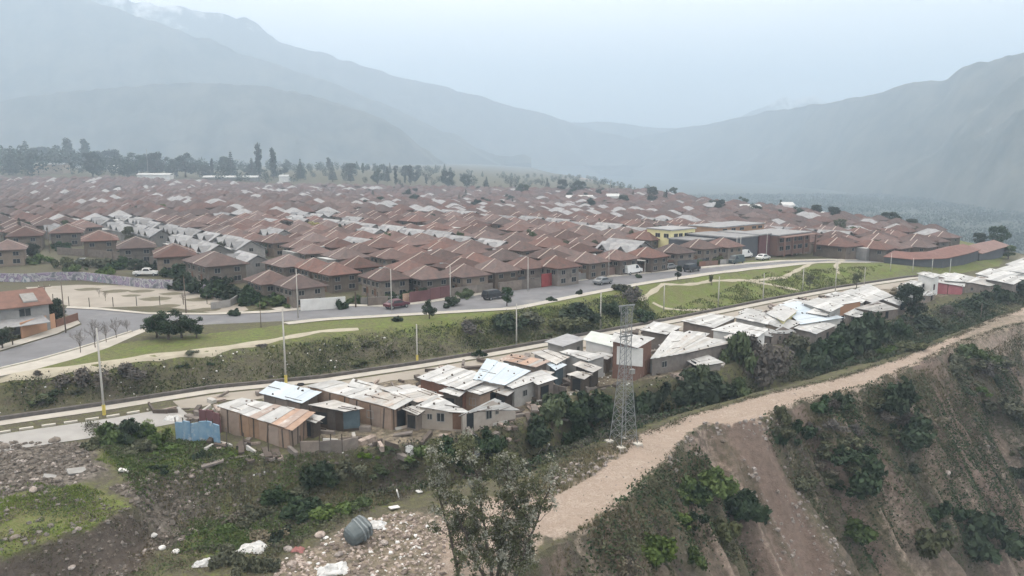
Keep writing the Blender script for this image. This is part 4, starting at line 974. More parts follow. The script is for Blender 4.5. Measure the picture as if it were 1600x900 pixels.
# school
p = at(1180, 404, 0); u0, v0 = 158, 128
t = thing('school', 'flat-roofed school with yellow wing, slate hall, maroon panel and brown wing', 'school', (*xy(166, 116), 0), ROT_U)
def blk(name, x0, x1, y0, y1, z, m, roof=M_GREYROOF):
    mb = MB(); mb.box(x0, x1, y0, y1, -.6, z); o = mb.build(name, m, t); mb = MB(); mb.box(x0 - .25, x1 + .25, y0 - .25, y1 + .25, z + .003, z + .3); mb.build('roof', roof, o); return o
blk('yellow_wing', -7.5, 2.5, 9, 17, 6.0, M_YWALL); blk('slate_hall', -1, 8.8, -6, 8.7, 4.7, M_DARKW); blk('maroon_panel', 8.85, 13.8, -6.4, 6, 4.9, M_MAROON); blk('brown_wing', 13.9, 30, -8.5, 3, 4.6, M_BROWNW); blk('ochre_wing', 9.2, 31, 6.3, 16, 5.9, mat('ochre_wall', (.40, .25, .16), (.32, .2, .135), .5)); blk('low_slate_wing', -9, -1.3, 0, 8.6, 4.0, M_DARKW)
for x in (-5.6, -3.6, -1.2, .6): window(t, (x, 9, 4.6), 0, 1.6, 1.1)
for y in (10.6, 13.4): window(t, (-7.5, y, 4.6), R(90), 1.6, 1.1)
for x in (16, 19, 22, 25, 28):
    window(t, (x, -8.5, 3.4), 0, 2.2, 1.2); window(t, (x, -8.5, 1.2), 0, 2.2, 1.2)
for x in (12, 16, 20, 26, 29): window(t, (x, 6.3, 5.2), 0, 2.0, .8)
for x in (14.2, 18, 23.6, 29.6): mb = MB(); mb.box(x - .2, x + .2, -10.6, -10.2, -.5, 4.2); mb.build('column', M_BROWNW, t)
mb = MB(); mb.box(13.8, 30.2, -10.8, -8.78, 4.22, 4.45); mb.build('canopy_roof', M_BROWNW, t)
# long red-roofed market at right
def seg_roof(name, label, cat, pts, wdt, eave, ridge, wm, rm, extra=None):
    t = thing(name, label, cat, (pts[0].x, pts[0].y, gz(pts[0].x, pts[0].y))); o = pts[0].copy(); o.z = gz(pts[0].x, pts[0].y); W2 = wdt / 2 + .6; rb, wb = MB(), MB()
    N_ = []
    for i, p_ in enumerate(pts): d = (pts[min(i + 1, len(pts) - 1)] - pts[max(i - 1, 0)]).to_2d().normalized(); N_.append(Vector((-d.y, d.x, 0)))
    for (a, na), (b, nb) in zip(zip(pts[:-1], N_[:-1]), zip(pts[1:], N_[1:])):
        a = a - o; b = b - o; a.z = b.z = 0; U = Vector((0, 0, 1))
        for s in (-1, 1):
            q = [a + U * ridge, b + U * ridge, b + nb * s * W2 + U * eave, a + na * s * W2 + U * eave]; q = q if s > 0 else q[::-1]; q = q[::-1]; rb.hexa([v_.to_tuple() for v_ in q], [(v_ + U * .15).to_tuple() for v_ in q])
        q = [a - na * wdt / 2, b - nb * wdt / 2, b + nb * wdt / 2, a + na * wdt / 2]; wb.hexa([(v_ - U).to_tuple() for v_ in q], [(v_ + U * (eave - .02)).to_tuple() for v_ in q])
    wb.build('wall', wm, t); rb.build('roof', rm, t); return t
seg_roof('market_hall', 'long curved red-roofed market hall with dark front beyond the park', 'market', [at(x, y, -3.0) for x, y in [(1395,412),(1420,415),(1448,414),(1480,407),(1503,400)]], 8, 1.9, 3.2, M_DARKW, mat('red_tiles', (.22, .115, .095), (.16, .09, .078), .5, wave=(6, .3)))
seg_roof('market_hall', 'pinkish straight-roofed hall at the right end of the red market', 'market', [at(x, y, -3.0) for x, y in [(1506,399),(1530,392),(1552,386)]], 8, 1.9, 3.3, M_DARKW, mat('faded_red_tiles', (.25, .16, .14), (.19, .125, .11), .5, wave=(6, .3)))

# far buildings and trees at the edge of the estate
def shed(px, py, wpx, h, dep, m, rm, label, rz=0):
    p = ground(px, py); wd = wpx / FPX * p.y; t = thing('shed', label, 'building', p, rz); mb = MB(); mb.box(-wd/2, wd/2, -dep/2, dep/2, -2, h); mb.build('wall', m, t)
    mb = MB()
    for s in (-1, 1):
        q = [(-wd/2 - .5, 0, h + 1.6), (wd/2 + .5, 0, h + 1.6), (wd/2 + .5, s * (dep/2 + .5), h), (-wd/2 - .5, s * (dep/2 + .5), h)]; q = q if s > 0 else q[::-1]; q = q[::-1]; mb.hexa(q, [(x, y, z + .3) for x, y, z in q])
    mb.build('roof', rm, t); return t
for a in [(243,279,50,3.5,9,M_WHITEW,M_TIN,'long low white shed left of the far conifers'), (362,282,84,3,9,M_WALLG,M_TIN,'longest low white shed behind the terracotta roofs'), (78,271,52,9,14,M_CREAM,M_TIN,'tall pale building among the trees at far left'), (178,268,14,6,8,M_WHITEW,M_TIN,'small white house among the trees at far left'),
          (445,284,14,5,8,M_WHITEW,M_TIN,'little white gabled house by the tall poplars'), (905,318,40,4,10,M_WHITEW,M_TIN,'pale shed in front of the far trees at centre'), (957,318,18,5,9,M_WHITEW,M_TIN,'small white building left of the round far tree'), (1035,326,34,3,9,M_WHITEW,M_TIN,'long pale roof right of the round far tree'), (1170,334,30,3.5,9,M_WHITEW,M_TIN,'white roof before the dark far clump'), (1228,335,16,5,8,M_WHITEW,M_TIN,'white block before the pair of dark far trees')]: shed(*a)
FT = 'trees beyond the estate'
def far_tree(px, yb, yt, kind, m, label, wide=1.0, seed=0, group=FT):
    p = ground(px, yb); yy = yb
    while p.z < -8.5: yy += 1.5; p = ground(px, yy)
    h = (yb - yt) / FPX * p.y; return tree(kind, m, p, h, label, group, {'poplar': 'poplar_tree', 'conifer': 'conifer_tree'}.get(kind, 'tree'), wide, seed)
for px, yb, yt, k, m, lab, wd in [(428,282,232,'poplar',M_CONIF,'tall forked poplar standing highest in the far row',1.1), (405,280,224,'poplar',M_CONIF,'slim poplar just left of the highest poplar',.9), (362,279,236,'conifer',M_CONIF,'pointed conifer left of the poplars',1.2), (332,278,248,'poplar',M_CONIF,'small slim cypress left of the pointed conifer',.9),
    (243,277,236,'round',M_DKLEAF,'dark rounded tree just right of the white mast',1.0), (290,277,238,'round',M_DKLEAF,'broad dark tree second right of the white mast',1.2), (268,278,244,'round',M_DKLEAF,'lower dark tree between two broad ones right of the mast',1.0), (470,282,247,'conifer',M_CONIF,'thin ragged conifer right of the poplars',1.0),
    (49,274,238,'poplar',M_CONIF,'narrow dark tree left of the tall pale building',1.3), (20,274,230,'conifer',M_CONIF,'conifer at the far left edge of the tree line',1.2), (145,276,236,'round',M_DKLEAF,'bluish broad tree right of the pale building',1.2), (105,268,246,'round',M_DKLEAF,'round tree behind the tall pale building',1.2), (200,277,252,'round',M_DKLEAF,'low broad tree left of the white mast',1.4),
    (520,284,252,'conifer',M_CONIF,'conifer in the hazy row right of the poplars',1.2), (548,285,258,'conifer',M_CONIF,'smaller conifer beyond the hazy row',1.2), (590,288,262,'round',M_DKLEAF,'hazy round tree left of the twin poplars',1.2), (618,289,262,'poplar',M_CONIF,'left twin of two far poplars',1.0), (641,289,258,'poplar',M_CONIF,'right twin of two far poplars',1.3),
    (700,292,266,'round',M_DKLEAF,'broad hazy tree right of the twin poplars',1.3), (730,293,272,'round',M_DKLEAF,'low hazy tree among the far roofs',1.4), (760,296,275,'conifer',M_CONIF,'hazy conifer among the far roofs',1.4), (818,308,286,'round',M_DKLEAF,'dark tree left of the centre clump',1.4), (855,302,278,'conifer',M_CONIF,'pointed tree in the centre clump',1.2),
    (876,303,279,'round',M_DKLEAF,'flat-topped tree in the centre clump',1.3), (904,306,281,'round',M_DKLEAF,'broadest tree in the centre clump',1.4), (938,312,292,'round',M_DKLEAF,'small round tree right of the centre clump',1.2), (972,325,303,'round',M_DKLEAF,'dark ragged tree left of the lone round tree',1.3), (1016,320,290,'round',M_DKLEAF,'lone round dark tree standing above the far roofs',1.15), (989,316,297,'conifer',M_CONIF,'small pointed tree left of the lone round tree',1.2),
    (1041,318,296,'poplar',M_CONIF,'thin bare-looking poplar right of the lone round tree',.8), (1062,326,312,'round',M_DKLEAF,'low wide tree right of the lone round tree',1.8), (1160,316,296,'round',M_DKLEAF,'hazy tree at the far edge right of centre',1.4), (1219,328,306,'poplar',M_CONIF,'slim hazy cypress near the far right edge',.9), (1215,342,326,'round',M_DKLEAF,'dark low tree among the right-hand far roofs',1.6), (1245,345,322,'round',M_DKLEAF,'dark bushy tree left of the taller far tree',1.4), (1271,345,318,'round',M_DKLEAF,'taller dark tree of the pair among right-hand roofs',1.3),
    (1312,375,340,'loose',M_LEAF,'light green loose tree right of the brown school wing',1.3), (1335,378,352,'loose',M_LEAF,'second loose green tree right of the school',1.3), (1375,400,372,'round',M_DKLEAF,'dark broad tree left of the red market roof',1.6), (1350,405,384,'round',M_DKLEAF,'low dark tree at the left end of the red market',1.6), (1388,352,328,'round',M_DKLEAF,'hazy grey tree at the plateau edge',1.8), (1420,362,340,'round',M_DKLEAF,'hazy low tree at the plateau edge',1.6),
    (1556,388,350,'round',M_DKLEAF,'dark windswept tree at the right end of the plateau',1.2), (1530,385,362,'round',M_DKLEAF,'low dark tree left of the windswept tree',1.6),(1575,405,382,'round',M_LEAF,'green tree below the windswept tree',1.5)]:
    far_tree(px, yb, yt, k, m, lab, wd, rnd.randint(0, 2))
for _ in range(64):                                   # the hazy belt at the foot of the hill
    px = rnd.uniform(-20, 760); dd = rnd.uniform(760, 1150); X_ = (px - 800) / FPX * dd; z = gz(X_, dd)
    hmax = 36 - 18 * sstep(120, 700, px) if px > 150 else 50
    kd = rnd.choice(('round', 'round', 'conifer', 'poplar')); hh = rnd.uniform(.35, .8) * float(hmax); wd_ = rnd.uniform(1.0, 2.1)
    lb = f"blurred {'broad' if wd_ > 1.5 else 'slim'} {'tall' if hh > 20 else 'middling' if hh > 12 else 'low'} {'rounded tree' if kd == 'round' else kd} in the hazy belt {'behind the tall pale building' if px < 150 else 'near the white mast' if px < 320 else 'around the highest poplars' if px < 500 else 'by the twin poplars' if px < 660 else 'at the thin right end'}"
    tree(kd, rnd.choice((M_DKLEAF, M_CONIF)), Vector((X_, dd, z)), hh, lb, 'belt of trees below the hill', wide=wd_, seed=rnd.randint(0, 2))
for _ in range(60):                                   # trees standing among the far roofs
    px = rnd.uniform(560, 1320); py = rnd.uniform(296, 335) + max(0, px - 1000) * .06; p = ground(px, py)
    if gz(p.x, p.y) < -9: continue
    kd = rnd.choice(('round', 'round', 'conifer')); hh = rnd.uniform(5, 10)
    tree(kd, rnd.choice((M_DKLEAF, M_CONIF)), p, hh, f"{'small' if hh < 7.5 else 'larger'} dark {'conifer' if kd == 'conifer' else 'round tree'} among the farthest roofs {'left of the centre clump' if px < 800 else 'below the centre clump' if px < 960 else 'below the lone round tree' if px < 1120 else 'above the school'}", 'trees among the farthest roofs', wide=rnd.uniform(1, 1.7), seed=rnd.randint(0, 2))
far_tree(490, 372, 345, 'round', M_YLEAF, 'yellow-leaved tree among the terracotta roofs', 1.5, 0, None); far_tree(452, 372, 342, 'round', M_GREYB, 'grey leafless-looking tree beside the yellow tree', 1.6, 1, None); far_tree(252, 338, 318, 'round', M_BRIGHT, 'olive tree deep among the terracotta roofs', 1.4, 1, None)
far_tree(33, 378, 338, 'conifer', M_CONIF, 'thin dark conifer before the left terracotta pairs', 1.0, 2, None); far_tree(52, 406, 378, 'wide', M_DKLEAF, 'small dark spreading tree beside the white van', 1.5, 0, None); far_tree(217, 428, 402, 'round', M_DKLEAF, 'round dark tree behind the mural wall beside the pickup', 1.9, 1, None)
for px, yb, yt, k, lab in [(300,398,380,'round','dark tree in a yard behind the lot'), (1000,352,332,'round','dark tree in the pale rows near the school'), (875,388,372,'round','dark yard tree behind the red fence house'), (905,392,376,'conifer','pointed yard tree behind the white carport'), (550,332,318,'round','dark tree in the middle of the estate'), (160,330,318,'round','tree deep in the estate at left')]:
    far_tree(px, yb, yt, k, M_DKLEAF, lab, 1.3, 1, 'yard trees in the estate')
for _ in range(112):                                   # yard trees and shrubs between the houses
    c = rnd.choice(cand[:520]); x, y = xy(c[1] + rnd.choice((-4.7, 4.7)), c[2] + 8.2 + rnd.uniform(-1, 1))
    kd = rnd.choice(('round', 'loose')); lm = rnd.choice((M_DKLEAF, M_LEAF, M_SCRUB))
    tree(kd, lm, Vector((x, y, gz(x, y))), rnd.uniform(3.2, 5.6), f"{'loose' if kd == 'loose' else 'rounded'} {'dark' if lm is M_DKLEAF else 'green' if lm is M_LEAF else 'olive'} yard tree between estate roofs {'left of the first pale row' if c[1] < 66 else 'before the second pale row' if c[1] < 119 else 'before the third pale row' if c[1] < 176 else 'beyond the third pale row'}", 'yard trees squeezed between roofs', wide=rnd.uniform(.8, 1.2), seed=rnd.randint(0, 2))
# big round trees on the grass, bare trees, street trees
for px, yb, yt, wd, lab in [(245,528,483,1.3,'leftmost trunk of the big dark round tree clump on the grass'), (263,530,479,1.35,'tallest dark round tree in the middle of the clump on the grass'), (284,528,485,1.25,'dark round tree at the back of the clump on the grass'), (307,528,492,1.15,'smallest dark round tree at the right of the clump on the grass')]:
    far_tree(px, yb, yt, 'round', M_DKLEAF, lab, wd * 1.1, rnd.randint(0, 2), 'dark round trees on the grass')
for px, yb, yt, lab in [(126,551,508,'nearest leafless street tree by the curved footpath'), (149,543,490,'second leafless street tree, the tallest by the curved footpath'), (166,535,500,'small leafless street tree between two taller ones'), (182,528,490,'leafless street tree with dense twigs near the junction'), (199,520,492,'farthest leafless street tree by the curved footpath')]:
    far_tree(px, yb, yt, 'bare', M_BARK, lab, .9, rnd.randint(0, 2), 'leafless street trees')
far_tree(90, 505, 463, 'round', M_DKLEAF, 'dark round street tree behind the orange garden wall', 1.0, 0, None); far_tree(20, 540, 505, 'loose', M_SCRUB, 'shaggy tree before the white lean-to roof', 1.4, 1, None); far_tree(4, 545, 512, 'round', M_DKLEAF, 'dark tree at the left edge below the corner house', 1.3, 1, None)
far_tree(671, 498, 464, 'round', M_DKLEAF, 'small round tree on the verge above the bank', .9, 2, None); far_tree(792, 478, 445, 'round', M_DKLEAF, 'small dark tree on the verge beside the black car', 1.0, 1, None); far_tree(1059, 437, 413, 'round', M_CONIF, 'dark clipped tree on the park verge', .8, 1, None)
for px, yb, yt, lab in [(1265,452,428,'small shrubby tree in the park near the curved trail'), (1338,450,425,'dark tree at the right edge of the park'), (1112,446,428,'grey bushy tree on the park bank')]: far_tree(px, yb, yt, 'loose', M_SCRUB, lab, 1.2, 0, None)
for px, py, s, k, lab in [(535,482,1.5,'dark','round dark bush before the white painted wall'), (370,492,1.1,'dark','small dark bush on the corner by the street'), (621,502,.9,'dark','small dark plant on the footpath verge'), (290,452,3,'dark','dark bush at the left end of the lot hedge'), (318,458,3,'dark','dark bush second in the lot hedge'), (345,463,3,'dark','dark bush third in the lot hedge'), (372,468,3,'dark','dark bush fourth in the lot hedge'), (400,474,3,'dark','dark bush fifth in the lot hedge'), (432,478,3,'mid','green bush at the right end of the lot hedge'),
    (100,418,3,'scrub','brown bush left of the light grey car'), (150,418,3,'scrub','grey bush right of the light grey car'), (120,424,2,'bright','bright low bush below the light grey car'), (700,478,1.8,'dark','dark bush by the red gate'), (725,466,1.8,'mid','green bush left of the black car'), (640,470,1.8,'dark','dark bush behind the maroon car'), (560,474,1.5,'mid','bush behind the open gate'), (862,470,.8,'dark','low dark plant on the verge, left of three'), (905,460,.8,'dark','low dark plant on the verge, middle of three'), (998,434,.9,'dark','low dark plant on the verge, right of three')]:
    shrub(k, ground(px, py), s, lab, None, 1.0)

# yards along the street: low walls, fences and bushes, one set before each house
YW = [('brown board', M_PLANK, 1.7), ('grey rendered', M_WALLG, 1.3), ('dark sheet', M_DARKW, 1.9), ('ochre rendered', M_WALL, 1.4), ('rusty sheet', M_RUST, 1.6), ('red brick', M_BRICK, 1.2), ('dark timber', M_TIMBER, 1.8)]
UU = np.arange(62, 152, 6.3)
for k, u in enumerate(UU):
    if k in (2, 3): continue
    n_, m, h = YW[(k * 3 + 1) % 7]; a, b = at_px_uv = (xy(u, fN(u) + 2.1), xy(u + 5.6, fN(u + 5.6) + 2.1))
    t = thing('garden_wall', f'{n_} yard wall on the street front, {ORD[k]} yard from the white painted wall', 'wall', (*a, gz(*a)), 0, 'yard walls on the street'); d = Vector((b[0] - a[0], b[1] - a[1], 0)); n = Vector((-d.y, d.x, 0)).normalized() * .08
    for i in range(3):
        p, q = d * (i / 3 + .004), d * ((i + 1) / 3 - .004); hh = h * rnd.uniform(.92, 1.06); mb = MB(); mb.hexa([(p - n)[:2] + (-.3,), (q - n)[:2] + (-.3,), (q + n)[:2] + (-.3,), (p + n)[:2] + (-.3,)], [(p - n)[:2] + (hh,), (q - n)[:2] + (hh,), (q + n)[:2] + (hh,), (p + n)[:2] + (hh,)]); mb.build('panel', m, t)
    for r_ in range(2):
        uu = u + rnd.uniform(.5, 5.2); vv = fN(uu) + rnd.uniform(3.0, 4.4); kd = rnd.choice(('dark', 'mid', 'scrub')); P = Vector((*xy(uu, vv), 0)); P.z = gz(P.x, P.y)
        shrub(kd, P, rnd.uniform(.8, 1.5), f"{ {'dark': 'dark', 'mid': 'green', 'scrub': 'olive'}[kd]} yard bush behind the {ORD[k]} yard wall on the street", 'yard bushes on the street', 1.5)
for px, py, s_, kd, lab in [(15,398,3,'dark','dark bush at the left edge beyond the lot'), (60,412,2.6,'mid','green bush left of the light grey car'), (185,420,3,'dark','dark bush under the left terracotta pairs'), (165,428,2.2,'bright','bright green bush behind the mural wall'), (250,424,3,'dark','dark bush right of the white pickup'), (95,392,3,'dark','dark bush in the yard below the thin conifer'), (200,402,2.8,'dark','dark bush against the board fence at left'), (310,436,3,'scrub','brownish bush behind the lot hedge'), (350,444,3,'dark','dark bush behind the lot hedge'), (280,432,2.6,'dark','dark bush at the corner pair by the lot')]: shrub(kd, ground(px, py), s_, lab, 'bushes round the lot', .9)

# the wood behind that row, too blurred to tell its trees apart
g_ = np.random.default_rng(5); n_ = 460; tx = g_.uniform(-40, 1010, n_); td = g_.uniform(740, 1300, n_); X0 = (tx - 800) / FPX * td; Z0 = height(*uv(X0, td)); th = g_.uniform(.25, .7, n_) * np.where(tx < 150, 48, 34 - 20 * sstep(120, 760, tx)); kk = 150
C_ = np.repeat(np.stack([X0, td, Z0], -1), kk, 0); hh = np.repeat(th, kk)[:, None]; d_ = g_.normal(0, 1, C_.shape); d_ /= np.linalg.norm(d_, axis=1)[:, None]; d_ *= g_.random((len(C_), 1)) ** .4
P_ = C_ + d_ * hh * np.array([.36, .36, .42]) + np.array([0, 0, .46]) * hh; a_ = g_.normal(0, 1, P_.shape); a_ /= np.linalg.norm(a_, axis=1)[:, None]; b_ = np.cross(a_, g_.normal(0, 1, P_.shape)); b_ /= np.linalg.norm(b_, axis=1)[:, None]; s_ = hh * g_.uniform(.03, .07, (len(P_), 1))
V_ = np.stack([P_ - a_ * s_, P_ + b_ * s_ * .7, P_ + a_ * s_, P_ - b_ * s_ * .7], 1).reshape(-1, 3); me = bpy.data.meshes.new('distant_woods'); k_ = len(P_)
me.vertices.add(k_ * 4); me.vertices.foreach_set('co', V_.ravel()); me.loops.add(k_ * 4); me.loops.foreach_set('vertex_index', np.arange(k_ * 4, dtype=np.int32)); me.polygons.add(k_); me.polygons.foreach_set('loop_start', np.arange(k_, dtype=np.int32) * 4); me.materials.append(M_DKLEAF); me.update(); tag(link('distant_woods', me), kind='stuff')

for px, py, a_ in [(137,452,2.2),(181,455,2.4),(221,455,2.2),(268,459,2.0),(243,467,2.6),(311,468,2.4),(350,475,2.4),(262,478,2.0),(322,484,2.2),(205,462,1.6)]:  # dark brown oval patches lying flat on the dirt lot
    c_ = at(px, py, 0); struct(flat_poly('dark_oval', mat('dark_oval_brown', (.15, .13, .09), (.09, .085, .05), 1.5, .95), [c_ + Vector((a_ * math.cos(k * .524) * (1 + .2 * math.sin(k * 2.3)), a_ * .8 * math.sin(k * .524), 0)) for k in range(12)], .013))
for px, yb, yt, lab in [(155,464,447,'bare sapling at the left of the dirt lot'), (165,470,450,'thin bare sapling in the middle left of the dirt lot'), (286,474,455,'bare sapling at the right of the dirt lot'), (345,478,462,'small bare sapling near the lot hedge')]: far_tree(px, yb, yt, 'bare', M_BARK, lab, .8, rnd.randint(0, 2), 'bare saplings in the lot')

# ------------------------------------------------------------------ the shacks on the terrace
def shack(label, quad, h, wm, rm, sheets=0, openings=(), battens=0, group=None, inset=.5, name='shack', rust=None, planks=0, floor=None, grip=True):
    """quad: roof corners left, near, right, far (sight lines at the heights h above the terrace)"""
    h = (h,) * 4 if not isinstance(h, tuple) else h
    P = []
    for (x, y), hh in zip(quad, h):
        z = -4.1
        for _ in range(3): p = at(x, y, z + hh); z = gz(p.x, p.y) if floor is None else floor; z = max(-5.6, min(-3.4, z))
        P.append(at(x, y, z + hh))
    A_ = np.array([[p.x, p.y, 1] for p in P]); k_ = np.linalg.lstsq(A_, np.array([p.z for p in P]), rcond=None)[0]
    P = [Vector((p.x, p.y, float(k_ @ np.array([p.x, p.y, 1])))) for p in P]
    c = sum(P, Vector()) / 4; P = [c + (p - c) * (1.08 if sheets > 5 else 1.14) for p in P]; gnd = min(max(gz(p.x, p.y), -5.8) for p in P) - .5
    t = thing(name, label, 'shack', (c.x, c.y, gnd + .5), 0, group); O = Vector((c.x, c.y, gnd + .5)); Q = [p - O for p in P]
    W_ = []
    for q in Q: f = max(.6, 1 - inset / max(.5, q.to_2d().length)); W_.append(Vector((q.x * f, q.y * f, q.z - .09)))
    mb = MB(); mb.hexa([(q.x, q.y, -1.2) for q in W_], [q.to_tuple() for q in W_]); mb.build('wall', wm, t)
    Lq, Nq, Rq, Fq = Q; th = .05; dn = sheets
    if sheets:
        for k in range(sheets):
            a, b = k / sheets, (k + 1) / sheets + .012; j = [rnd.uniform(-.05, .05) for _ in range(2)]; e0, e1 = rnd.uniform(-.015, .02), rnd.uniform(-.015, .02); lift = .012 + .02 * (k % 2) + rnd.uniform(0, .02)
            p0, p1 = Lq.lerp(Nq, a), Lq.lerp(Nq, b); q0, q1 = Fq.lerp(Rq, a), Fq.lerp(Rq, b)
            p0, q0 = p0 - (q0 - p0) * e0, q0 + (q0 - p0) * e1; p1, q1 = p1 - (q1 - p1) * e0, q1 + (q1 - p1) * e1
            up = Vector((0, 0, lift)); tl = Vector((0, 0, j[0] * .6)); o4 = [p0 + up, p1 + up + tl, q1 + up + tl, q0 + up]
            mb = MB(); base = [v.to_tuple() for v in o4]; mb.hexa(base, [(x, y, z + .025) for x, y, z in base])
            m = rust if (rust and rnd.random() < (.75 if k > sheets * .55 else .18)) else rm
            mb.build('roof_sheet', m, t)
        mb = MB()
        for a in (.03, .5, .97):
            A, B_ = Lq.lerp(Nq, a), Fq.lerp(Rq, a); s = Vector((.05, .05, 0)); mb.hexa([(A + Vector((-.04,-.04,-.10))).to_tuple(), (A + Vector((.04,-.04,-.10))).to_tuple(), (B_ + Vector((.04,.04,-.10))).to_tuple(), (B_ + Vector((-.04,.04,-.10))).to_tuple()], [(A + Vector((-.04,-.04,-.0))).to_tuple(), (A + Vector((.04,-.04,-.0))).to_tuple(), (B_ + Vector((.04,.04,-.0))).to_tuple(), (B_ + Vector((-.04,.04,-.0))).to_tuple()])
        tag(mb.build('rafters', M_TIMBER, t), kind='stuff')
    else:
        mb = MB(); mb.hexa([q.to_tuple() for q in Q], [(q.x, q.y, q.z + .07) for q in Q]); mb.build('roof', rm, t)
    if sheets and grip:                                            # stones, tyres and battens holding the sheets down
        mb = MB()
        for _ in range(int(sheets * .8)):
            a, b = rnd.uniform(.05, .95), rnd.uniform(.08, .92); q = Lq.lerp(Nq, a).lerp(Fq.lerp(Rq, a), b) + Vector((0, 0, .10)); s = rnd.uniform(.06, .17)
            if rnd.random() < .3: d = (Nq - Lq).normalized() * rnd.uniform(.5, 1.3); mb.tube(q - d, q + d, .035, None, 4)
            else: mb.hexa([(q.x - s, q.y - s * .7, q.z - .09), (q.x + s, q.y - s, q.z - .09), (q.x + s * .8, q.y + s, q.z - .09), (q.x - s, q.y + s, q.z - .09)], [(q.x - s * .6, q.y - s * .5, q.z + s * .7), (q.x + s * .7, q.y - s * .5, q.z + s * .5), (q.x + s * .5, q.y + s * .6, q.z + s * .8), (q.x - s * .6, q.y + s * .6, q.z + s * .6)])
        tag(mb.build('roof_weights', rnd.choice((M_TIMBER, M_STONE, M_PLANK)), t), kind='stuff')
    def face(f): return (W_[0], W_[1]) if f == 'f' else (W_[1], W_[2])
    for (f, s, zc, w_, hh, kind) in openings:
        A, B_ = face(f); p = A.lerp(B_, s); d = (B_ - A); rz = math.atan2(d.y, d.x)
        if kind == 'win': window(t, (p.x, p.y, zc), rz, w_, hh)
        else:
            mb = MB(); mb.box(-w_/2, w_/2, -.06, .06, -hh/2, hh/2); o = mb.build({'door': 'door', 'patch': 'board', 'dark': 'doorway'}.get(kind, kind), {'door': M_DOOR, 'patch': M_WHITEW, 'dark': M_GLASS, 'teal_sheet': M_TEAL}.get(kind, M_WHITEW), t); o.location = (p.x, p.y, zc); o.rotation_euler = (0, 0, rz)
    for f in ('f', 'r')[: 2 if battens else 0]:
        A, B_ = face(f); n = battens if f == 'f' else max(2, battens - 1)
        for k in range(n):
            s = (k + .5 + rnd.uniform(-.1, .1)) / n; p = A.lerp(B_, s); d = (B_ - A); rz = math.atan2(d.y, d.x); mb = MB(); mb.box(-.09, .09, -.05, .05, -.3, p.z - .06); o = mb.build('batten', M_TIMBER, t); o.location = (p.x, p.y, 0); o.rotation_euler = (0, rnd.uniform(-.05, .12), rz)
    for f in ('f', 'r')[: 2 if planks else 0]:
        A, B_ = face(f); Ln = (B_ - A).to_2d().length; n = max(2, int(Ln / planks)); d = (B_ - A); rz = math.atan2(d.y, d.x)
        for k in range(n):
            p = A.lerp(B_, (k + .5) / n); mb = MB(); ww = Ln / n * .48; hh = p.z - .07 - rnd.uniform(0, .08); mb.box(-ww, ww, -.03 - rnd.uniform(0, .02), .03, -.4, hh); o = mb.build('wall_board', wm, t); o.location = (p.x, p.y, 0); o.rotation_euler = (0, 0, rz)
    return t
W, D, X_ = 'win', 'door', 'dark'
shack('tan plywood shack with half rusty tin roof, nearest of all', [(343,638),(452,669),(486,647),(380,620)], (2.5,2.1,2.3,3.0), M_PLY, M_TIN, 11, (), 5, rust=M_RUST, planks=1.2)
shack('small shack with bluish white tin roof behind the tan plywood shack', [(408,614),(470,630),(499,613),(432,597)], (2.7,2.4,2.6,3.0), M_PLANK, M_TINB, 8, [('f',.6,1.5,.9,.7,W)], 0, planks=1.3)
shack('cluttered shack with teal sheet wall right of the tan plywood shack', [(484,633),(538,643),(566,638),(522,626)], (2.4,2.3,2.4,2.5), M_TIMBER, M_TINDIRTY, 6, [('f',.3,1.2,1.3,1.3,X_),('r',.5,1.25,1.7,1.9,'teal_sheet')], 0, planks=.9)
shack('long patched white roof over brown boards beside the teal wall', [(484,605),(612,637),(640,624),(522,594)], (2.8,2.5,2.7,3.2), M_PLY, M_TIN, 13, [('f',.75,1.3,.9,.9,W),('r',.5,1.0,1.1,1.8,X_)], 6, rust=M_TINDIRTY, planks=1.4)
shack('white peaked roof rising behind the long patched roof', [(545,604),(590,614),(598,606),(553,592)], (3.0,2.8,3.0,3.5), M_CREAM, M_TIN, 6, rust=M_TINDIRTY)
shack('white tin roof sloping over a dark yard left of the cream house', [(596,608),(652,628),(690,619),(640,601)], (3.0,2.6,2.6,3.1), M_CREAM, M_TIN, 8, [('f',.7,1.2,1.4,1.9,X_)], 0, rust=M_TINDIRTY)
shack('cream front house with bright white roof, left wing with rotten eaves', [(652,631),(703,653),(732,638),(682,620)], (2.7,2.5,2.6,3.0), M_CREAM, M_TIN, 7, [('f',.75,1.45,.9,1.0,W),('f',.35,1.45,.6,.7,W),('r',.5,1.2,.9,1.9,D)], 0, name='shack_house')
shack('cream front house with bright white roof, right wing on the slope', [(720,641),(747,655),(808,639),(772,620)], (2.7,2.5,2.6,3.0), M_CREAM, M_TIN, 8, [('r',.22,1.4,.8,1.0,W),('r',.45,1.5,.5,.6,W),('f',.4,1.2,.9,1.8,X_)], 0, name='shack_house')
shack('largest white roof of the near group over red brick', [(655,591),(724,608),(768,590),(700,571)], (3.0,2.7,2.9,3.4), M_BRICK, M_TIN, 10, [('f',.3,1.4,1.0,.9,W)], 0)
shack('bluish white roof joined to the right of the largest near roof', [(742,592),(787,601),(825,580),(762,562)], (3.0,2.8,2.9,3.3), M_CREAM, M_TINB, 8)
shack('small white lean-to at the foot of the largest near roof', [(724,608),(750,616),(784,604),(752,598)], (2.5,2.3,2.3,2.5), M_PLY, M_TIN, 5, [('f',.5,1.2,.9,.9,W),('r',.6,1.1,.9,1.8,X_)], 0, planks=1.2)
shack('grey walled shack with narrow white roof above the dark gully', [(790,601),(803,606),(838,594),(812,588)], (2.6,2.5,2.5,2.7), M_BLOCK, M_TIN, 5, [('r',.5,1.4,.8,.8,W)])
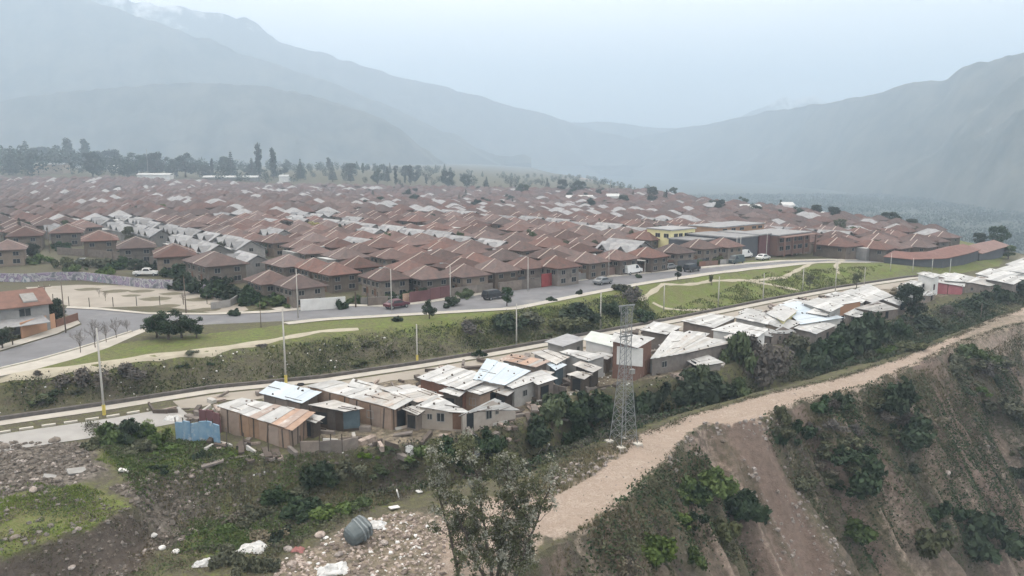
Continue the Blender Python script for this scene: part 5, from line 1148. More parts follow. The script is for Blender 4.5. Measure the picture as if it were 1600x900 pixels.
shack('white canopy-like roof at the right end of the near group', [(818,587),(841,600),(868,592),(846,580)], (2.6,2.4,2.4,2.7), M_PLANK, M_TIN, 5, [('r',.4,1.0,1.4,1.8,X_)])
shack('rusty pinkish tin roof behind the bluish white roof', [(783,563),(835,573),(857,565),(800,553)], (2.8,2.6,2.7,3.1), M_PLANK, M_RUST, 8, [('r',.5,1.4,.7,1.2,W)], 0, rust=M_TINDIRTY)
shack('low pale roof right of the rusty pinkish roof', [(832,552),(868,568),(888,559),(856,546)], (2.8,2.6,2.6,3.0), M_BLOCK, M_TINDIRTY, 6)
shack('tiny blue tin roof over a teal shack', [(855,569),(868,578),(884,571),(870,564)], (2.4,2.3,2.3,2.5), M_TEAL, M_TINB, 4)
shack('white gabled shack left of the grey blue house', [(876,552),(918,563),(946,556),(890,545)], (2.9,2.7,2.8,3.3), M_BLOCK, M_TIN, 7, [('r',.5,1.4,.7,.7,W)])
shack('tan roofed open shed above the grey yard wall', [(897,571),(925,581),(938,575),(910,564)], (2.3,2.2,2.2,2.4), M_TIMBER, M_TINDIRTY, 5)
shack('flat roofed grey blue house beside the mossy tarp roof', [(855,534),(880,541),(912,530),(886,523)], (2.9,2.8,2.8,2.9), M_BLOCK, M_GREYROOF, 0, [('r',.75,1.6,.7,1.0,W)], name='shack_house')
shack('mossy green tarp roof left of the two-storey house', [(914,531),(955,541),(968,528),(926,519)], (3.3,3.1,3.5,3.7), M_WHITEW, M_GREENT, 0)
shack('two-storey house of brick and grey board with a peaked white roof', [(955,534),(995,542),(1020,529),(962,519)], (4.9,4.6,4.7,5.4), M_BRICK, M_TIN, 7, [('r',.35,3.4,.7,.9,W),('r',.7,1.2,.8,1.8,D),('f',.75,3.2,3.4,2.4,'board')], 0, name='shack_house')
shack('white roof with brown wall right of the two-storey house', [(1002,516),(1040,522),(1063,511),(1022,503)], (2.8,2.6,2.7,3.1), M_PLANK, M_TIN, 6)
shack('broadest white roof right of the pylon', [(1020,553),(1073,562),(1142,531),(1052,519)], (3.0,2.7,2.8,3.6), M_PLANK, M_TIN, 12, [('f',.35,1.3,1.0,.9,W)], 0, rust=M_TINDIRTY)
shack('small white porch roof at the foot of the broadest roof', [(1073,563),(1092,572),(1128,567),(1104,555)], (2.4,2.2,2.2,2.5), M_PLANK, M_TIN, 4, [('f',.5,1.0,1.0,1.6,X_)])
shack('pale roof over grey boards behind the broadest roof', [(1067,502),(1115,511),(1148,497),(1110,490)], (2.9,2.7,2.7,3.1), M_PLANK, M_TIN, 7, [('f',.5,1.4,1.2,.6,W)])
shack('long white roof over white boards right of the broadest roof', [(1114,516),(1181,526),(1197,515),(1150,504)], (2.9,2.6,2.7,3.1), M_WHITEW, M_TIN, 9, [('f',.7,1.3,.9,.8,W)])
G2 = 'white-roofed shacks in the distance'
SH = [((1150,497),(1196,505),(1204,496),(1166,489),2.9,M_BLOCK,M_TIN,'white roof wedged above the long white boards'), ((1196,505),(1228,514),(1250,504),(1216,496),2.5,M_CREAM,M_TIN,'pale roof at the start of the far bright cluster'), ((1199,490),(1224,500),(1244,486),(1222,477),3.1,M_YWALL,M_TIN,'white roof over a pale yellow wall'),
 ((1222,480),(1252,503),(1310,496),(1248,471),2.9,M_WHITEW,M_TINB,'large bluish white roof in the middle of the far cluster'), ((1256,474),(1296,486),(1314,478),(1280,466),3.2,M_BLOCK,M_TIN,'white roof with two dark vents behind the large bluish one'), ((1244,512),(1275,521),(1303,508),(1266,501),2.3,M_PLANK,M_TIN,'low white porch above the dark bushes'), ((1206,518),(1226,525),(1246,517),(1222,511),2.2,M_PLANK,M_TIN,'low small white roof left of the low porch'),
 ((1270,470),(1302,477),(1343,471),(1308,464),3.0,M_ORANGEW,M_TIN,'white roof over a bare orange wall'), ((1308,461),(1345,472),(1360,462),(1332,452),2.8,M_BLOCK,M_TIN,'white roof behind the bare orange wall'), ((1328,459),(1362,471),(1391,462),(1356,445),2.9,M_PLANK,M_TIN,'broad white roof left of the tall tree among shacks'), ((1340,480),(1370,489),(1400,481),(1372,473),2.3,M_PLANK,M_TINDIRTY,'grey weathered roof below the broad white roof'),
 ((1320,490),(1340,497),(1352,489),(1336,484),2.2,M_PLANK,M_TIN,'small white roof slanting above the bushes'), ((1290,497),(1310,503),(1322,496),(1302,491),2.1,M_PLANK,M_TIN,'tiny white roof below the bare orange wall'), ((1434,428),(1457,434),(1468,430),(1446,424),4.4,M_WHITEW,M_TIN,'white two-storey house left of the pink shack'), ((1457,440),(1504,447),(1507,438),(1478,435),2.6,M_PINK,M_TIN,'pink sheet-walled shack with a white roof'),
 ((1440,460),(1452,464),(1462,458),(1450,455),2.0,M_PLANK,M_TIN,'low white roof left below the pink shack'), ((1478,437),(1514,443),(1530,434),(1492,428),3.0,M_BLOCK,M_TIN,'white roof over grey wall behind the pink shack'), ((1466,432),(1490,437),(1504,430),(1478,426),3.0,M_WHITEW,M_TIN,'white roof between the two-storey house and the grey wall'), ((1510,440),(1546,446),(1570,438),(1532,432),2.5,M_PLANK,M_TINDIRTY,'grey stepped roofs right of the pink shack'), ((1528,428),(1560,436),(1592,428),(1548,420),3.1,M_WHITEW,M_TIN,'long white roof near the right edge'),
 ((1543,437),(1582,443),(1602,434),(1562,428),2.6,M_PLANK,M_TIN,'white roof over a dark opening near the right edge'), ((1560,420),(1600,427),(1640,420),(1590,412),3.2,M_WHITEW,M_TIN,'white roof cut by the right edge'), ((1575,412),(1606,417),(1640,408),(1600,404),3.2,M_DARKW,M_TIN,'highest white roof at the right edge over dark wall'), ((1398,452),(1420,458),(1436,452),(1412,446),2.6,M_BLOCK,M_TIN,'pale roof half hidden by the tall tree among shacks'), ((1172,497),(1200,503),(1220,494),(1192,488),2.9,M_BLOCK,M_TIN,'white flat roof behind the pale yellow wall'),
 ((1290,462),(1316,467),(1334,461),(1306,456),2.9,M_BLOCK,M_TIN,'white roof at the back of the far cluster'), ((1225,474),(1248,480),(1264,472),(1240,467),2.9,M_CREAM,M_TIN,'cream walled shack at the lower road, far cluster')]
for a in SH:
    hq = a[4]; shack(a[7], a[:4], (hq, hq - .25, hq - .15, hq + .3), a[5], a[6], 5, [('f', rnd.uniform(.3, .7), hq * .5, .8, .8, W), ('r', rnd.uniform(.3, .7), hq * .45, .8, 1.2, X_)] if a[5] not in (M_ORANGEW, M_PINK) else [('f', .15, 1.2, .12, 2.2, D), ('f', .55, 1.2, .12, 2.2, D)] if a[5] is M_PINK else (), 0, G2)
wall([(947,571),(985,582),(1035,583)], 2.0, None, 'long grey concrete yard wall below the two-storey house', 'yard_wall', pan=M_BLOCK, step=2.6)
wall([(836,612),(860,620),(885,625)], 1.7, None, 'grey plank fence below the canopy-like white roof', 'fence', 'fence', pan=M_PLANK, step=1.0)
wall([(276,688),(300,692),(325,690),(344,696)], 2.2, None, 'blue and white tarpaulin fence on dark stakes left of the tan shack', 'fence', 'fence', posts=(2.5, .06, M_TIMBER), pan=M_BLUE, step=.95)
wall([(355,698),(382,706),(420,712),(458,715)], 0, None, 'dark stakes of a wire fence before the tan plywood shack', 'stake_fence', 'fence', posts=(2.0, .05, M_TIMBER), step=2.2)
wall([(470,708),(500,708),(535,707),(560,700)], 1.3, None, 'weathered grey fence of boards and panels right of the tan shack', 'fence', 'fence', posts=(1.8, .06, M_TIMBER), pan=M_PLANK, step=1.4)
wall([(313,668),(335,672),(345,676)], 2.0, None, 'dark maroon sheet fence left of the tan shack', 'fence', 'fence', pan=M_MAROON, step=1.2)
wall([(505,703),(528,704)], 1.2, M_WHITEW, 'pale metal gate panel in the weathered grey fence', 'gate', 'gate', th=.08, posts=(1.4, .06, M_TIMBER), step=1.6)

# lattice pylon by the dirt road
def pylon(p, h, b, tp, label):
    t = thing('lattice_pylon', label, 'pylon', p, R(28)); c = [(-1, -1), (1, -1), (1, 1), (-1, 1)]
    hw = lambda z: b / 2 + (tp / 2 - b / 2) * min(1, (z / (h * .62)) ** .9) if z < h * .62 else tp / 2
    lv = [0]; 
    while lv[-1] < h - .4: lv.append(min(h, lv[-1] + max(.7, hw(lv[-1]) * 1.15)))
    for x, y in c:
        mb = MB(); mb.chain([(x * hw(z), y * hw(z), z) for z in lv], [.045] * len(lv), 4); mb.build('leg', M_STEEL, t)
        mb = MB(); w0 = hw(0); mb.box(x * w0 - .38, x * w0 + .38, y * w0 - .38, y * w0 + .38, -.9, .28); mb.build('footing', M_KERB, t)
    mb = MB()
    for z0, z1 in zip(lv[:-1], lv[1:]):
        a, d = hw(z0), hw(z1)
        for k in range(4):
            (x0, y0), (x1, y1) = c[k], c[(k + 1) % 4]
            mb.tube((x0 * a, y0 * a, z0), (x1 * d, y1 * d, z1), .018, None, 4); mb.tube((x1 * a, y1 * a, z0), (x0 * d, y0 * d, z1), .018, None, 4); mb.tube((x0 * d, y0 * d, z1), (x1 * d, y1 * d, z1), .018, None, 4)
    tag(mb.build('lattice_bracing', M_STEEL, t), kind='stuff')
    for z, ln in ((h - .1, 1.0), (h - 3.4, .85)):
        mb = MB(); mb.box(-ln, ln, -.07, .07, z, z + .14); mb.build('crossarm', M_STEEL, t)
    for s in (-.9, .9): mb = MB(); mb.tube((s, 0, h - .12), (s, 0, h - .62), .07, .05, 6); mb.build('insulator', M_FRAME, t)
    mb = MB(); mb.box(tp * .3, tp * .3 + .5, -.75, -.35, h * .52, h * .52 + .5); mb.build('sign_box', M_FRAME, t); return t
pp = ground(974, 694); pylon(pp, 225 / FPX * pp.y * 1.03, 2.2, .82, 'grey steel lattice pylon beside the dirt road on the ridge')

# loose clutter in the yards: boards, crates, sheets of scrap, one heap of it all
for nm, m, n, sd in (('yard_clutter', M_TIMBER, 260, 1), ('yard_clutter', M_PLANK, 200, 2), ('yard_clutter', M_TINDIRTY, 140, 3), ('yard_clutter', M_STONEP, 160, 4)):
    g = random.Random(sd); mb = MB(); us = [g.uniform(22, 165) for _ in range(n)]; vs = [float(L(2, u)) + (float(L(1, u)) - 3.5 - float(L(2, u))) * g.random() ** 1.3 - .4 for u in us]; hs = height(np.array(us), np.array(vs))
    for u, v, z in zip(us, vs, hs):
        x, y = xy(u, v); a, b, h_ = (g.uniform(.3, 1.3), g.uniform(.05, .4), g.uniform(.04, .5)); rz = g.uniform(0, 3.14); ca, sa = math.cos(rz), math.sin(rz); tl = g.uniform(-.3, .5)
        q = [(x + i * a * ca - j * b * sa, y + i * a * sa + j * b * ca, float(z) + (tl if i > 0 and tl > 0 else 0)) for i, j in ((-1, -1), (1, -1), (1, 1), (-1, 1))]
        mb.hexa([(i, j, k - .05) for i, j, k in q], [(i, j, k + h_) for i, j, k in q])
    tag(mb.build(nm, m), kind='stuff')
G3 = 'small lean-to roofs filling the yards'
for a in [((462,652),(492,660),(505,652),(476,645),2.0,M_TIMBER,M_TINDIRTY,'low grey lean-to between the tan plywood shack and the teal wall'), ((566,628),(596,634),(610,628),(582,622),2.3,M_TIMBER,M_TINDIRTY,'grey lean-to against the long patched roof'), ((630,640),(652,648),(664,641),(644,634),2.1,M_PLANK,M_TINDIRTY,'rotten lean-to at the left corner of the cream house'), ((688,612),(716,619),(728,611),(702,605),2.4,M_TIMBER,M_TIN,'small white roof between the cream house and the largest near roof'),
          ((770,612),(792,618),(804,611),(784,606),2.1,M_TIMBER,M_TINDIRTY,'low roof in the yard above the cream house'), ((832,584),(852,589),(864,583),(846,578),2.2,M_PLANK,M_TINDIRTY,'low roof behind the canopy-like white roof'), ((888,586),(912,592),(924,585),(902,580),2.0,M_TIMBER,M_TINDIRTY,'low shed roof left of the tan open shed'), ((925,556),(948,561),(958,555),(936,550),2.3,M_PLANK,M_TIN,'white lean-to under the mossy tarp roof'),
          ((1030,540),(1048,545),(1058,538),(1042,534),2.4,M_PLANK,M_TIN,'white lean-to left of the broadest white roof'), ((1062,524),(1092,530),(1106,522),(1078,517),2.5,M_TIMBER,M_TIN,'white roof wedged behind the broadest roof'), ((1132,528),(1160,534),(1172,526),(1146,521),2.4,M_PLANK,M_TINDIRTY,'grey roof at the right end of the broadest roof'), ((1180,520),(1205,526),(1216,518),(1194,513),2.3,M_PLANK,M_TIN,'white lean-to right of the long white boards'),
          ((1208,482),(1232,488),(1242,480),(1220,475),2.8,M_BLOCK,M_TIN,'pale roof along the lower road, far cluster'), ((1262,488),(1290,494),(1302,486),(1278,481),2.6,M_PLANK,M_TIN,'white roof below the dark vents roof'), ((1382,470),(1404,476),(1416,468),(1396,463),2.6,M_PLANK,M_TIN,'white roof behind the tall tree among shacks'), ((1412,444),(1432,449),(1442,442),(1424,438),2.8,M_WHITEW,M_TIN,'white roof left of the two-storey house'), ((1100,498),(1124,503),(1134,496),(1112,492),2.6,M_PLANK,M_TIN,'pale roof at the lower road behind grey boards'), ((1156,488),(1180,493),(1190,486),(1168,482),2.8,M_WHITEW,M_TIN,'white roof at the lower road by the park post')]:
    hq = a[4]; shack(a[7], a[:4], (hq, hq - .2, hq - .1, hq + .2), a[5], a[6], 4, [('f', .5, hq * .45, 1.0, 1.4, X_)], 0, G3, name='lean_to')

# ------------------------------------------------------------------ slopes, scrub, rubble, the foreground tree
def at_uv(u, v): x, y = xy(u, v); return Vector((x, y, gz(x, y)))
# big bushes and trees in the gully, by where they stand
GB = 'dark trees and bushes in the gully'
for px, py, s, k, hz_, lab in [(760,700,2.2,'dark',1.4,'dark bush below the cream front house'), (830,690,2.6,'dark',1.5,'dark bush left of the fallen white poles'), (858,660,3.0,'mid',1.6,'tall green bush at the right corner of the cream house'), (885,650,2.6,'dark',1.6,'dark bush below the grey plank fence'), (920,655,3.0,'dark',1.7,'dark bush left of the pylon'), (945,650,2.6,'dark',1.6,'dark bush touching the pylon base'),
    (905,690,2.4,'dark',1.3,'low dark bush before the fallen white poles'), (1000,655,2.8,'dark',1.5,'dark bush right of the pylon'), (1035,640,3.2,'dark',1.6,'broad dark bush below the grey yard wall'), (1075,628,3.2,'dark',1.6,'dark bush below the small white porch'), (1110,622,2.8,'dark',1.5,'dark bush beside the bare dirt step of the gully'), (1150,620,2.2,'mid',1.4,'rounded green bush at the edge of the dirt road'), (1095,600,2.8,'mid',1.5,'green bush right below the porch'),
    (1155,575,3.2,'mid',1.9,'tall light green bush right of the porch'), (1140,560,2.2,'scrub',1.4,'dull bush beside the broadest white roof'), (1190,600,3.6,'grey',1.6,'broad grey leafless thicket in the gully'), (1215,585,3.2,'grey',1.5,'grey thicket right of the broad one'), (1180,560,2.8,'grey',1.4,'grey thicket below the long white boards'), (1270,570,3.4,'dark',1.6,'dark green bush right of the grey thickets'), (1300,560,3.4,'dark',1.6,'dark bush below the low white porch'),
    (1335,548,3.6,'dark',1.7,'dark bush in the middle of the right gully'), (1365,535,3.8,'dark',1.8,'dark bush under the tall tree among shacks'), (1325,530,3.0,'dark',1.6,'dark bush below the bare orange wall'), (1400,525,3.1,'dark',1.1,'broad dark bush right of the tall tree'), (1440,512,3.3,'dark',1.0,'dark bush below the pink shack'), (1375,560,2.6,'mid',1.2,'olive bush at the road edge, right gully'), (1360,566,2.4,'scrub',1.2,'brown bush at the road edge, right gully'),
    (1480,495,3.4,'grey',0.9,'grey brush right below the pink shack'), (1520,482,3.6,'dark',1.0,'dark bush below the grey stepped roofs'), (1555,468,3.7,'dark',1.1,'dark bush near the right edge'), (1590,458,3.7,'dark',1.1,'dark bush cut by the right edge'), (1240,545,2.6,'scrub',1.4,'brown bush left of the low white porch'), (1420,548,2.4,'scrub',1.1,'dull bush on the road edge below the pink shack'), (1465,520,2.3,'dark',0.8,'dark bush at the road edge near the right')]:
    shrub(k, ground(px, py), s * .95, lab, GB, hz_ * .84, name='bush', cat='bush')
far_tree(1424, 500, 438, 'round', M_DKLEAF, 'tall dark tree standing among the right-hand shacks', 1.3, 1, None); far_tree(1402, 480, 448, 'loose', M_DRYB, 'dry brownish tree beside the tall dark tree', 1.4, 0, None)
def scatter(n, u0, u1, f0, f1, kinds, smin, smax, label, group, hzr=(.7, 1.2), test=None, seed=1, place=None):
    """shrubs at a fraction f between break lines: f in line units (0 = bank top ... 5 = road edge, 6 = cliff foot)"""
    rg = random.Random(seed); k = 0
    while k < n:
        u = rg.uniform(u0, u1); f = rg.uniform(f0, f1); i = int(f)
        v = L(i, u) + ((L(i + 1, u) - L(i, u)) if i < 5 else -CLIFF_RUN) * (f - i)
        if test and not test(u, f, rg): continue
        kind = rg.choice(kinds); sz = rg.uniform(smin, smax); shrub(kind, at_uv(u, v) - Vector((0, 0, .1)), sz, ('small ' if sz < smin + (smax - smin) / 3 else 'large ' if sz > smin + (smax - smin) * .67 else '') + label.format(place=place(u) if place else '', *[{'dark': 'dark green', 'mid': 'mid green', 'bright': 'bright green', 'scrub': 'dull olive', 'dry': 'straw-coloured', 'grey': 'grey twiggy'}[kind]]), group, rg.uniform(*hzr)); k += 1
ns = lambda u, f, rg: not (73 < u < 81.5 and f < 5.95) and not (114 < u < 128) and fbm(u / 6, f * 5, 91) > -.10
scatter(58, 84, 150, 5.02, 5.75, ('dark', 'dark', 'scrub', 'scrub', 'mid', 'grey'), 1.3, 3.0, '{} shrub on the steep cliff {place}', 'shrubs on the cliff', (.7, 1.1), ns, 3, lambda u: 'just right of the first earth slide' if u < 92 else 'between the two earth slides' if u < 115 else 'right of the second earth slide' if u < 138 else 'at the far right edge')
scatter(34, 81, 110, 5.02, 5.16, ('dark', 'scrub', 'scrub', 'grey', 'dry'), 1.0, 2.2, '{} shrub on the cliff rim {place}', 'shrubs along the cliff rim', (.6, 1.0), None, 4, lambda u: 'left of the road bend' if u < 97 else 'under the straight road stretch' if u < 123 else 'under the farthest road stretch')
scatter(30, 50, 72, 5.06, 5.6, ('mid', 'bright', 'dark', 'scrub'), 1.0, 2.3, '{} shrub on the green spur {place}', 'shrubs on the spur', (.8, 1.2), None, 5, lambda u: 'by the dead trees' if u < 58 else 'in the middle' if u < 65 else 'beside the earth slide')
scatter(16, 38, 52, 5.03, 5.35, ('scrub', 'dry', 'grey', 'bright'), .7, 1.5, '{} shrub on the road edge slope at bottom centre', 'shrubs on the near road edge', (.7, 1.1), None, 6)
scatter(26, 8, 90, .15, .9, ('scrub', 'grey', 'dark', 'scrub', 'mid'), .6, 1.4, '{} shrub on the long bank {place}', 'shrubs on the bank', (.4, .75), lambda u, f, rg: fbm(u / 5, f * 3, 95) > -.1, 7, lambda u: 'left of the first tall post' if u < 17 else 'between the two tall posts' if u < 37 else 'right of the second tall post' if u < 55 else 'left of the pylon' if u < 74 else 'behind the pylon')
for px, py, s, k, lab in [(195,590,2.4,'grey','grey bush on the bank top, far left'), (130,606,2.6,'grey','grey bush on the bank face left of the first post'), (905,500,3.2,'dark','dark bush on the bank left of the forked trail'), (985,470,3.0,'grey','grey brush pile beside the forked trail'), (975,455,2.4,'scrub','olive bush at the top of the forked trail'), (955,490,2.6,'dark','dark bush on the bank below the forked trail'), (880,512,3.0,'scrub','dull bush on the bank left of the pylon top'), (1000,500,2.4,'dark','dark bush at the bank foot by the pylon'), (790,512,2.8,'dark','dark patch of bush in the middle of the bank'), (730,520,2.4,'grey','grey brush in the middle of the bank'), (830,505,2.6,'scrub','dull brush above the post in the bank'), (1225,500,1.4,'dark','dark shrub by the lower road, far'), (749,556,1.0,'dark','small dark round shrub at the lower road behind the white roofs')]:
    shrub(k, ground(px, py), s, lab, 'bushes picked out on the bank', .8)
# near left: thicket, scrub clumps
GN = 'bushes of the near slope'
for px, py, s, k, hz_, lab in [(170,690,1.7,'mid',1.2,'left bush of the green thicket behind the rubble'), (205,685,2.1,'dark',1.1,'tallest dark bush in the green thicket'), (240,690,1.9,'mid',1.1,'right bush of the green thicket'), (225,705,1.8,'scrub',.9,'low bush at the foot of the green thicket'), (150,700,1.2,'scrub',1.3,'thin bush at the left end of the thicket'), (262,705,1.3,'mid',.8,'small green bush left of the blue fence'), (316,718,.7,'dark',1.6,'small upright dark bush below the blue fence'), (245,738,1.2,'dark',.8,'dark low bush below the thicket'),
    (360,714,.9,'bright',.6,'bright green low bush before the wire fence stakes'), (508,752,2.1,'dark',1.0,'dark broad bush on the slope below the grey fence'), (540,738,1.8,'scrub',.9,'brown green bush right of the dark broad bush'), (470,772,1.5,'scrub',.8,'brown low bush left of the dark broad bush'), (430,785,1.8,'dark',.9,'dark bush in the hollow'), (480,800,1.9,'dark',.9,'dark bush at the middle of the hollow'), (520,806,1.8,'bright',.9,'bright green bush above the rubble ridge'), (548,795,1.4,'mid',.9,'green bush left of the grey tank'), (400,812,1.6,'scrub',.8,'grey green bush over the straw patch'), (365,822,1.7,'dry',.9,'straw-coloured bush at the left of the hollow'), (345,838,1.5,'mid',.7,'green grassy bush at the left of the hollow'), (412,842,1.5,'dry',.9,'second straw-coloured bush above the white sheet'), (440,846,1.4,'dark',.8,'dark bush above the white sheet'),
    (350,880,1.1,'scrub',1.3,'weedy bush between the two white sheets'), (385,890,1.1,'scrub',1.3,'weedy bush at the bottom edge'), (420,888,1.0,'scrub',1.2,'weedy bush right of the white sheet'), (590,740,1.3,'mid',.8,'green bush below the patched roof yard'), (660,718,1.7,'mid',1.0,'green bush left of the cream house corner'), (690,712,1.8,'dark',1.0,'dark bush under the cream house'), (730,706,1.6,'scrub',1.2,'olive bush under the cream house'), (770,720,1.9,'scrub',1.1,'brown bush in the gully before the dirt berm'), (720,735,1.6,'dark',1.0,'dark bush behind the foreground tree'), (640,728,1.2,'scrub',.8,'dull bush above the upright white board'), (575,715,1.0,'bright',.7,'bright green bush beside the grey fence end'), (605,705,1.0,'mid',.7,'green weeds by the patched roof yard')]:
    shrub(k, ground(px, py) - Vector((0, 0, .1)), s, lab, GN, hz_, name='bush', cat='bush')

# stones and rubble, grass tufts, litter
def sample(n, polys, seed, wl, lo, jit):
    """n points inside ground polygons, thinned by noise, with their heights"""
    g = np.random.default_rng(seed); polys = [np.array([ground(*q)[:2] for q in poly]) for poly in polys]
    ar = np.array([abs(np.sum(np.roll(P[:, 0], 1) * P[:, 1] - P[:, 0] * np.roll(P[:, 1], 1))) for P in polys]); out = np.zeros((0, 2))
    for P, a in zip(polys, ar / ar.sum()):
        acc = np.zeros((0, 2)); want = int(n * a) + 1
        for _ in range(40):
            q = P.min(0) + g.random((want * 4 + 50, 2)) * (P.max(0) - P.min(0)); q = q[inside(P, q[:, 0], q[:, 1])]
            q = q[fbm(q[:, 0] / wl, q[:, 1] / wl, seed) + g.uniform(-jit, jit, len(q)) > lo]; acc = np.concatenate([acc, q])
            if len(acc) >= want: break
        out = np.concatenate([out, acc[:want]])
    return [(x, y, z) for (x, y), z in zip(out.tolist(), height(*uv(out[:, 0], out[:, 1])).tolist())]
def stones(name, n, polys, smin, smax, m, seed, squash=.6, kind='stuff'):
    rg = random.Random(seed); mb = MB()
    for x, y, z in sample(n, polys, seed, 3, -.1, .4):
        s = smin + (smax - smin) * rg.random() ** 3; c = Vector((x, y, z + s * .15)); rt = Matrix.Rotation(rg.uniform(0, 6.28), 3, 'Z') @ Matrix.Rotation(rg.uniform(-.6, .6), 3, 'X')
        b = [rt @ Vector((i * s * rg.uniform(.35, .6), j * s * rg.uniform(.35, .6), -s * squash * .5)) + c for i, j in ((-1, -1), (1, -1), (1, 1), (-1, 1))]
        t_ = [rt @ Vector((i * s * rg.uniform(.2, .5), j * s * rg.uniform(.2, .5), s * squash * rg.uniform(.3, .6))) + c for i, j in ((-1, -1), (1, -1), (1, 1), (-1, 1))]
        mb.hexa(b, t_)
    return tag(mb.build(name, m), kind=kind)
def cover(name, n, polys, m, seed, per=6, spread=.5, size=.2, high=.35, lo=.0, wl=4):
    """low scrub cover: small leaf faces in loose clumps"""
    pts = np.array(sample(n, polys, seed, wl, lo, .25)); g = np.random.default_rng(seed); P = np.repeat(pts, per, 0); k = len(P)
    P += g.normal(0, 1, (k, 3)) * [spread, spread, 0]; P[:, 2] = height(*uv(P[:, 0], P[:, 1])) + g.random(k) * high
    a = g.normal(0, 1, (k, 3)); a /= np.linalg.norm(a, axis=1)[:, None]; b = np.cross(a, g.normal(0, 1, (k, 3))); b /= np.linalg.norm(b, axis=1)[:, None]
    s = size * g.uniform(.5, 1.4, (k, 1)); V = np.stack([P - a * s, P + b * s * .6, P + a * s, P - b * s * .6], 1).reshape(-1, 3)
    me = bpy.data.meshes.new(name); me.vertices.add(len(V)); me.vertices.foreach_set('co', V.ravel()); me.loops.add(k * 4); me.loops.foreach_set('vertex_index', np.arange(k * 4, dtype=np.int32))
    me.polygons.add(k); me.polygons.foreach_set('loop_start', np.arange(k, dtype=np.int32) * 4); me.materials.append(m); me.update(); return tag(link(name, me), kind='stuff')
CL = [[(1040,730),(1090,700),(1190,900),(1000,900),(880,900)], [(1190,665),(1350,612),(1480,590),(1560,700),(1600,800),(1600,900),(1350,900),(1260,780)], [(1480,590),(1600,520),(1600,700)]]
cover('scrub_cover', 4200, CL, M_SCRUB, 51, 7, .45, .16, .4, .0, 5); cover('scrub_cover', 2600, CL, M_DKLEAF, 52, 7, .5, .16, .5, .10, 6); cover('dry_scrub_cover', 3200, CL, M_DRYB, 53, 6, .4, .13, .3, .05, 3)
RE = [[(1000,676),(1100,641),(1200,613),(1300,593),(1400,561),(1500,521),(1600,479),(1600,484),(1500,526),(1400,566),(1300,597),(1200,617),(1100,646),(1010,684)], [(880,842),(950,806),(1000,766),(1040,718),(1062,690),(1072,696),(1050,730),(1010,778),(960,820),(890,852)], [(1180,652),(1240,628),(1350,602),(1430,567),(1500,532),(1600,502),(1600,510),(1500,540),(1430,576),(1350,610),(1240,636),(1190,660)], [(820,752),(900,710),(990,672),(1000,690),(930,730),(840,775)]]
cover('road_edge_weeds', 1600, RE, M_DRYB, 67, 6, .22, .08, .16, -.05, 2); cover('road_edge_weeds', 1100, RE, M_SCRUB, 68, 6, .25, .09, .22, .0, 2)
GLY = [[(560,720),(700,700),(830,690),(1000,640),(1150,600),(1300,540),(1450,490),(1600,450),(1600,478),(1400,556),(1200,606),(1000,668),(820,742),(600,780)]]
cover('gully_undergrowth', 3600, GLY, M_SCRUB, 54, 7, .5, .17, .6, -.1, 5); cover('gully_undergrowth', 3000, GLY, M_DKLEAF, 55, 7, .55, .17, .8, .0, 6); cover('gully_undergrowth', 1500, GLY, M_GREYB, 56, 7, .5, .13, .8, .05, 5)
MN = [[(-60,775),(60,755),(150,768),(205,800),(120,836),(0,870)], [(280,842),(420,805),(440,870),(300,900),(200,900)]]
cover('mound_weeds', 900, MN, M_BRIGHT, 65, 6, .25, .08, .15, .1, 2.5); cover('mound_weeds', 700, MN, M_DRYB, 66, 6, .25, .08, .18, .12, 2.5)
EC = [[(-60,900),(0,875),(120,840),(205,805),(235,820),(235,870),(150,960),(-60,1000)]]
cover('earth_cut_weeds', 500, EC, M_DRYB, 91, 6, .22, .08, .15, .05, 2.5); cover('earth_cut_weeds', 350, EC, M_SCRUB, 92, 6, .22, .08, .15, .1, 2.5); stones('earth_cut_stones', 700, EC, .05, .3, M_STONE, 93)
NR = [[(130,660),(300,690),(440,716),(660,705),(650,770),(560,806),(430,870),(260,860),(215,770)]]
cover('slope_weeds', 3000, NR, M_SCRUB, 57, 7, .3, .10, .3, .0, 3); cover('slope_weeds', 2600, NR, M_LEAF, 58, 7, .3, .10, .35, .1, 3); cover('slope_weeds', 1300, NR, M_DRYB, 59, 7, .3, .10, .3, .08, 2.5)
BK = [[(0,600),(400,545),(640,515),(900,475),(1000,455),(1030,500),(760,545),(500,585),(200,620),(0,645)]]
cover('bank_weeds', 2200, BK, M_LEAF, 60, 6, .4, .10, .25, .05, 4); cover('bank_weeds', 350, BK, M_GREYB, 61, 6, .4, .12, .25, .05, 4); cover('bank_weeds', 450, BK, M_DKLEAF, 62, 6, .4, .13, .3, .12, 5)
stones('rubble', 2000, [[(-60,692),(135,692),(175,745),(60,768),(-60,780)], [(170,765),(280,728),(395,745),(325,790),(285,850),(232,866),(215,805)]], .06, .55, M_STONE, 5)
stones('pale_rubble', 1700, [[(430,880),(560,814),(640,797),(700,812),(690,960),(420,960)]], .04, .36, M_STONEP, 6)
stones('scattered_stones', 900, [[(-60,760),(150,770),(205,800),(120,838),(-60,900)], [(150,720),(420,720),(560,700),(620,760),(420,800),(300,840)], [(0,880),(230,820),(230,890),(0,960)]], .06, .4, M_STONE, 7)
stones('road_edge_stones', 800, [[(820,770),(900,715),(985,700),(940,735),(860,780)], [(1040,722),(1060,692),(1100,660),(1150,665),(1110,700),(1060,740)], [(1150,668),(1230,660),(1330,900),(1180,900)], [(1470,640),(1540,700),(1600,760),(1600,700)]], .06, .5, M_STONEP, 8)
